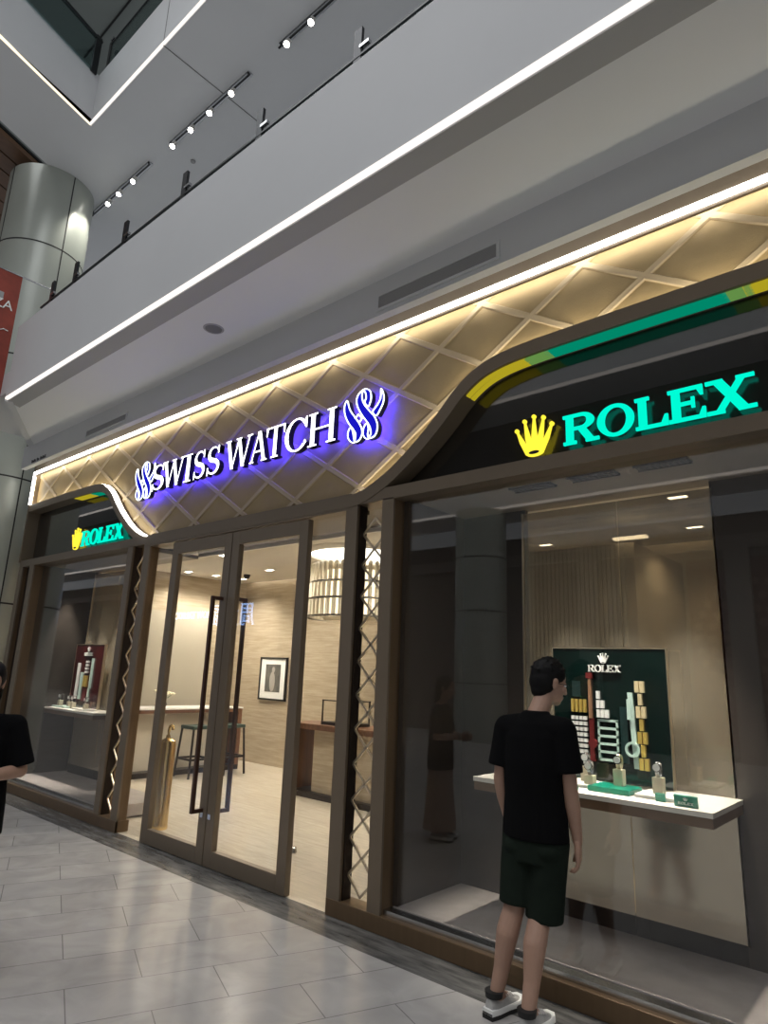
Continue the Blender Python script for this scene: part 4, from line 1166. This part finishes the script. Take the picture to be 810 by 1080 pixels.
def shoe(parent, heel, fwd, L=.27):
    """sneaker: sole, upper and collar around the ankle; heel is the rear point on the floor"""
    h, f = Vector(heel), Vector(fwd).normalized(); r = Vector((f.y, -f.x, 0))
    def P(x, y, z): return h + r * x + f * y + Vector((0, 0, z))
    prof = [(0, .028), (.05, .036), (.12, .037), (.18, .045), (.23, .040), (.262, .02)]
    outl = [( w, y * L / .27) for y, w in prof] + [(-w, y * L / .27) for y, w in reversed(prof)]
    b = MB(); b.ring_loft([[P(x * 1.06, y, .001) for x, y in outl], [P(x * 1.1, y, .016) for x, y in outl], [P(x * 1.06, y, .03) for x, y in outl]]); sole = b.build('sole', 'shoeblack', parent, smooth=40)
    b = MB(); b.ring_loft([[P(x * 1.12, y, .02) for x, y in outl], [P(x * 1.13, y * .995, .036) for x, y in outl], [P(x, y, .044) for x, y in outl]]); b.build('midsole', 'print_white', parent, smooth=40)
    b = MB(); rings = []
    for y, w, ht in ((.012, .022, .085), (.045, .035, .098), (.085, .036, .10), (.12, .037, .088), (.16, .041, .07), (.205, .040, .055), (.24, .030, .043), (.258, .012, .034)):
        y *= L / .27
        rings.append([P(w * math.cos(PI * q / 9), y, .03 + (ht - .03) * math.sin(PI * q / 9) ** .7) for q in range(10)])
    b.ring_loft(rings); up = b.build('upper', 'shoe', parent, smooth=60)
    b = MB(); b.tube([P(.0, .05, .085), P(0, .05, .112)], [.042, .046], 16); b.build('collar', 'shoeblack', parent, smooth=50)
    b = MB()
    for y in (.115, .135, .155, .175): b.tube([P(-.028, y, .082 - (y - .115) * .3), P(0, y + .004, .094 - (y - .115) * .36), P(.028, y, .082 - (y - .115) * .3)], .0035, 6)
    b.build('laces', 'print_white', up)

ID = lambda v: v
# --- the man at the right window
man = thing('person', (-1.81, -.25, 0), 'person in black t-shirt, dark shorts and sneakers looking into the right window', 'person')
hc = Vector((-1.722, -.105, 1.572)); hq = (Matrix.Rotation(R(-28), 3, 'Z') @ Matrix.Rotation(R(-12), 3, 'X'))
ankL, ankR = Vector((-1.925, -.335, .09)), Vector((-1.725, -.385, .09))
kneL, kneR = Vector((-1.868, -.250, .475)), Vector((-1.735, -.235, .455))
hipL, hipR = Vector((-1.85, -.205, .86)), Vector((-1.69, -.195, .86))
shL, shR = Vector((-1.925, -.215, 1.335)), Vector((-1.605, -.195, 1.345))
elL, elR = Vector((-1.955, -.235, 1.06)), Vector((-1.580, -.185, 1.06))
wrL, wrR = Vector((-1.945, -.150, .82)), Vector((-1.572, -.135, .805))
b = MB()
oval(b, [(-1.77, -.20, .80, .155, .105), (-1.77, -.20, .92, .155, .105), (-1.77, -.20, 1.05, .138, .098), (-1.768, -.205, 1.2, .158, .108), (-1.766, -.205, 1.32, .150, .095), (-1.762, -.20, 1.39, .09, .07), (-1.757, -.19, 1.42, .056, .054)], ID)
limb(b, [(-1.757, -.190, 1.40), (-1.735, -.140, 1.50)], [.056, .052])
head(b, hc, hq)
for s_, e_, w_, sd, pn in ((shL, elL, wrL, Vector((.3, 1, 0)), Vector((1, -.3, 0))), (shR, elR, wrR, Vector((-.3, 1, 0)), Vector((-1, -.3, 0)))):
    limb(b, [s_, s_.lerp(e_, .5), e_, e_.lerp(w_, .35), w_], [.052, .044, .038, .039, .025])
    hand(b, w_, (w_ - e_) * Vector((.3, .25, 1)), sd, pn, curl=.55)
for h_, k_, a_, f_ in ((hipL, kneL, ankL, (-.0, .13, -.055)), (hipR, kneR, ankR, (0, .13, -.055))):
    cm = k_.lerp(a_, .3) + Vector((0, -.018, 0))
    limb(b, [h_, h_.lerp(k_, .5), k_, cm, k_.lerp(a_, .7), a_], [.088, .072, .053, .056, .040, .034])
    limb(b, [a_, a_ + Vector(f_)], [.034, .025])
body = b.build('body', 'skin', man); remesh(body, .0048, 3)
eyes(man, hc, hq)
hair_short(man, hc, hq)
b = MB()
oval(b, [(-1.77, -.203, .80, .180, .125), (-1.77, -.203, .86, .177, .124), (-1.77, -.203, 1.0, .165, .12), (-1.768, -.207, 1.17, .172, .126), (-1.766, -.207, 1.30, .168, .114), (-1.764, -.205, 1.365, .14, .095), (-1.760, -.198, 1.41, .080, .072), (-1.757, -.192, 1.428, .066, .064)], ID)
for s_, e_ in ((shL, elL), (shR, elR)):
    ctr = Vector((-1.766, -.207, 1.32))
    d_ = (e_ - s_)
    limb(b, [ctr.lerp(s_, .55) + Vector((0, 0, .0)), s_ + Vector((0, 0, -.005))], [.082, .068])
    b.tube([s_, s_ + d_ * .4, s_ + d_ * .74], [.068, .071, .076], 20)
sh = b.build('t_shirt', 'cloth', man); remesh(sh, .007, 4)
b = MB()
oval(b, [(-1.77, -.20, .70, .160, .118), (-1.77, -.20, .80, .165, .120), (-1.77, -.20, .90, .155, .112)], ID)
for h_, hem in ((hipL, Vector((-1.858, -.235, .487))), (hipR, Vector((-1.727, -.205, .437)))):
    b.tube([h_ + Vector((0, 0, -.05)), h_.lerp(hem, .6), hem], [.098, .096, .094], 20)
    b.ell(h_ + Vector((0, -.012, -.10)), .09, .105, .07, 16, 10)
st = b.build('shorts', 'shorts', man); remesh(st, .007, 4)
shoe(man, ankL + Vector((-.01, -.065, -.09)), (.12, 1, 0)); shoe(man, ankR + Vector((0, -.065, -.09)), (.05, 1, 0))
b = MB(); 
for sx in (-1, 1): b.tube([hc + hq @ Vector((sx * .072, y_, -.03 + z_)) for y_, z_ in ((-.005, .03), (.03, .034), (.072, .036))], .002, 6)
b.build('glasses_temple', 'black', man)

# --- the woman at the left edge, facing the camera
wom = thing('person', (-4.17, -2.07, 0), 'person in a loose black top cut off by the left edge, hands together', 'person')
F_ = Vector((.945, -.33, 0)).normalized(); RT = Vector((F_.y, -F_.x, 0))     # RT = her right
WO = Vector((-4.17, -2.07, 0))
def W(v): return WO + RT * v[0] + F_ * v[1] + Vector((0, 0, v[2]))
wq = Matrix((RT, F_, Vector((0, 0, 1)))).transposed()
b = MB()
oval(b, [(0, 0, .72, .15, .10), (0, 0, .85, .15, .105), (0, 0, .98, .125, .09), (0, 0, 1.12, .14, .10), (0, 0, 1.23, .13, .085), (0, 0, 1.29, .08, .06), (0, .005, 1.32, .05, .05)], W)
limb(b, [W((0, .005, 1.30)), W((0, .03, 1.40))], [.048, .046])
wc = W((0, .045, 1.455)); wqq = wq @ Matrix.Rotation(R(-14), 3, 'X')
head(b, wc, wqq, .95)
wr_ = {}
for sx in (-1, 1):
    s_, e_, w_ = W((sx * .165, 0, 1.225)), W((sx * .225, .02, .985)), W((sx * .055, .215, .985))
    limb(b, [s_, s_.lerp(e_, .5), e_, e_.lerp(w_, .4), w_], [.047, .042, .037, .037, .025])
    hand(b, w_, (w_ - e_) + F_ * .06, Vector((0, 0, 1)), -F_ * .2 + RT * -sx * .5, curl=.6)
    h_, k_, a_ = W((sx * .085, 0, .78)), W((sx * .085, .015, .43)), W((sx * .085, -.01, .085))
    limb(b, [h_, h_.lerp(k_, .5), k_, k_.lerp(a_, .35) - F_ * .015, a_], [.085, .068, .05, .05, .032]); limb(b, [a_, a_ + F_ * .12 + Vector((0, 0, -.05))], [.032, .024])
    wr_[sx] = (e_, w_)
bo = b.build('body', 'skin', wom); remesh(bo, .0055, 3)
eyes(wom, wc, wqq, .95)
b = MB(); b.ell(wc + wqq @ Vector((0, -.022, .035)), .083, .095, .092, 20, 12, rot=wqq); b.ell(wc + wqq @ Vector((0, -.06, -.06)), .078, .05, .12, 20, 12, rot=wqq)
hr = b.build('hair', 'hair', wom); remesh(hr, .007, 2)
b = MB(); oval(b, [(0, 0, .66, .185, .135), (0, 0, .8, .18, .132), (0, 0, 1.0, .165, .122), (0, 0, 1.14, .165, .12), (0, 0, 1.22, .155, .10), (0, 0, 1.275, .10, .075), (0, .003, 1.30, .066, .06)], W)
for sx in (-1, 1):
    s_, e_, w_ = W((sx * .165, 0, 1.225)), W((sx * .225, .02, .985)), None
    limb(b, [W((sx * .07, 0, 1.215)), s_], [.075, .062]); b.tube([s_, s_.lerp(e_, .5), s_.lerp(e_, .9)], [.062, .068, .078], 18)
tp = b.build('top', 'cloth', wom); remesh(tp, .008, 4)
b = MB(); oval(b, [(0, 0, .10, .20, .17), (0, 0, .4, .175, .14), (0, 0, .72, .16, .118), (0, 0, .86, .14, .10)], W); sk = b.build('skirt', 'skirt', wom, smooth=60)
e_, w_ = wr_[-1]; b = MB(); dd = (w_ - e_).normalized(); b.tube([w_ - dd * .03, w_ - dd * .012], .031, 16); b.build('bracelet', 'black', wom)
for sx in (-1, 1): shoe(wom, W((sx * .085, -.07, 0)), F_, .24)

# ------------------------------------------------------------------ lights
def spot(loc, target, power, ang=100, col=(1, .925, .81), rad=.06, blend=.6):
    l = bpy.data.lights.new('spot', 'SPOT'); l.energy = power; l.spot_size = R(ang); l.color = col; l.shadow_soft_size = rad; l.spot_blend = blend
    o = bpy.data.objects.new('spot', l); COL.objects.link(o); o.location = loc
    o.rotation_euler = (Vector(target) - Vector(loc)).to_track_quat('-Z', 'Y').to_euler(); return o
def area(loc, target, power, sx, sy, col=(1, 1, 1)):
    l = bpy.data.lights.new('area', 'AREA'); l.energy = power; l.shape = 'RECTANGLE'; l.size = sx; l.size_y = sy; l.color = col
    o = bpy.data.objects.new('area', l); COL.objects.link(o); o.location = loc
    o.rotation_euler = (Vector(target) - Vector(loc)).to_track_quat('-Z', 'Y').to_euler(); return o
for (x, y) in DL: spot((x, y, 3.06), (x, y, 0), 95, 140, rad=.15)
# spots in the display windows
for x, tx in ((-2.1, -1.95), (-1.62, -1.62), (-1.2, -1.3)): spot((x, .42, 2.80), (tx, .48, .98), 190, 46, (1, .93, .82), .03)
for x in (-9.2, -8.8, -8.4): spot((x, .5, 2.80), (x, .56, .98), 190, 40, (1, .93, .82), .03)
# track spotlights
for x in (-8.1, -7.2): spot((x, .5, 9.28), (x + .3, -.5, 5), 60, 60, (1, .95, .88), .05)
spot((-9.9, .5, 9.25), (-10.5, .3, 8.2), 90, 70, (1, .96, .85), .04)
# atrium fill: two large unseen area lights added overhead for ambient brightness
area((-3, -6.0, 15.5), (-3, -6, 0), 1050, 14, 6, (.98, .985, 1))
area((-16, -6.0, 15.5), (-16, -6, 0), 900, 14, 6, (.98, .985, 1))

w = bpy.data.worlds.new('World'); SC.world = w; w.use_nodes = True
bg = w.node_tree.nodes['Background']; bg.inputs[0].default_value = (.90, .94, 1.0, 1); bg.inputs[1].default_value = .34

# ------------------------------------------------------------------ camera
cam = bpy.data.cameras.new('camera'); co = bpy.data.objects.new('camera', cam); COL.objects.link(co)
YAW, PIT, ROL = .7215056, .2406573, .0384021
f = Vector((-math.sin(YAW) * math.cos(PIT), math.cos(YAW) * math.cos(PIT), math.sin(PIT))); r = Vector((math.cos(YAW), math.sin(YAW), 0)); u = r.cross(f)
rr = r * math.cos(ROL) + u * math.sin(ROL); uu = -r * math.sin(ROL) + u * math.cos(ROL)
mt = Matrix((rr, uu, -f)).transposed().to_4x4(); mt.translation = (0, -3.49, 1.6); co.matrix_world = mt
cam.sensor_fit = 'VERTICAL'; cam.sensor_height = 36; cam.lens = 685.57 / 1080 * 36; cam.clip_start = .02; cam.clip_end = 200
SC.camera = co
SC.view_settings.view_transform = 'Standard'; SC.view_settings.look = 'None'; SC.view_settings.exposure = 0; SC.view_settings.gamma = 1
SC.view_settings.use_curve_mapping = False
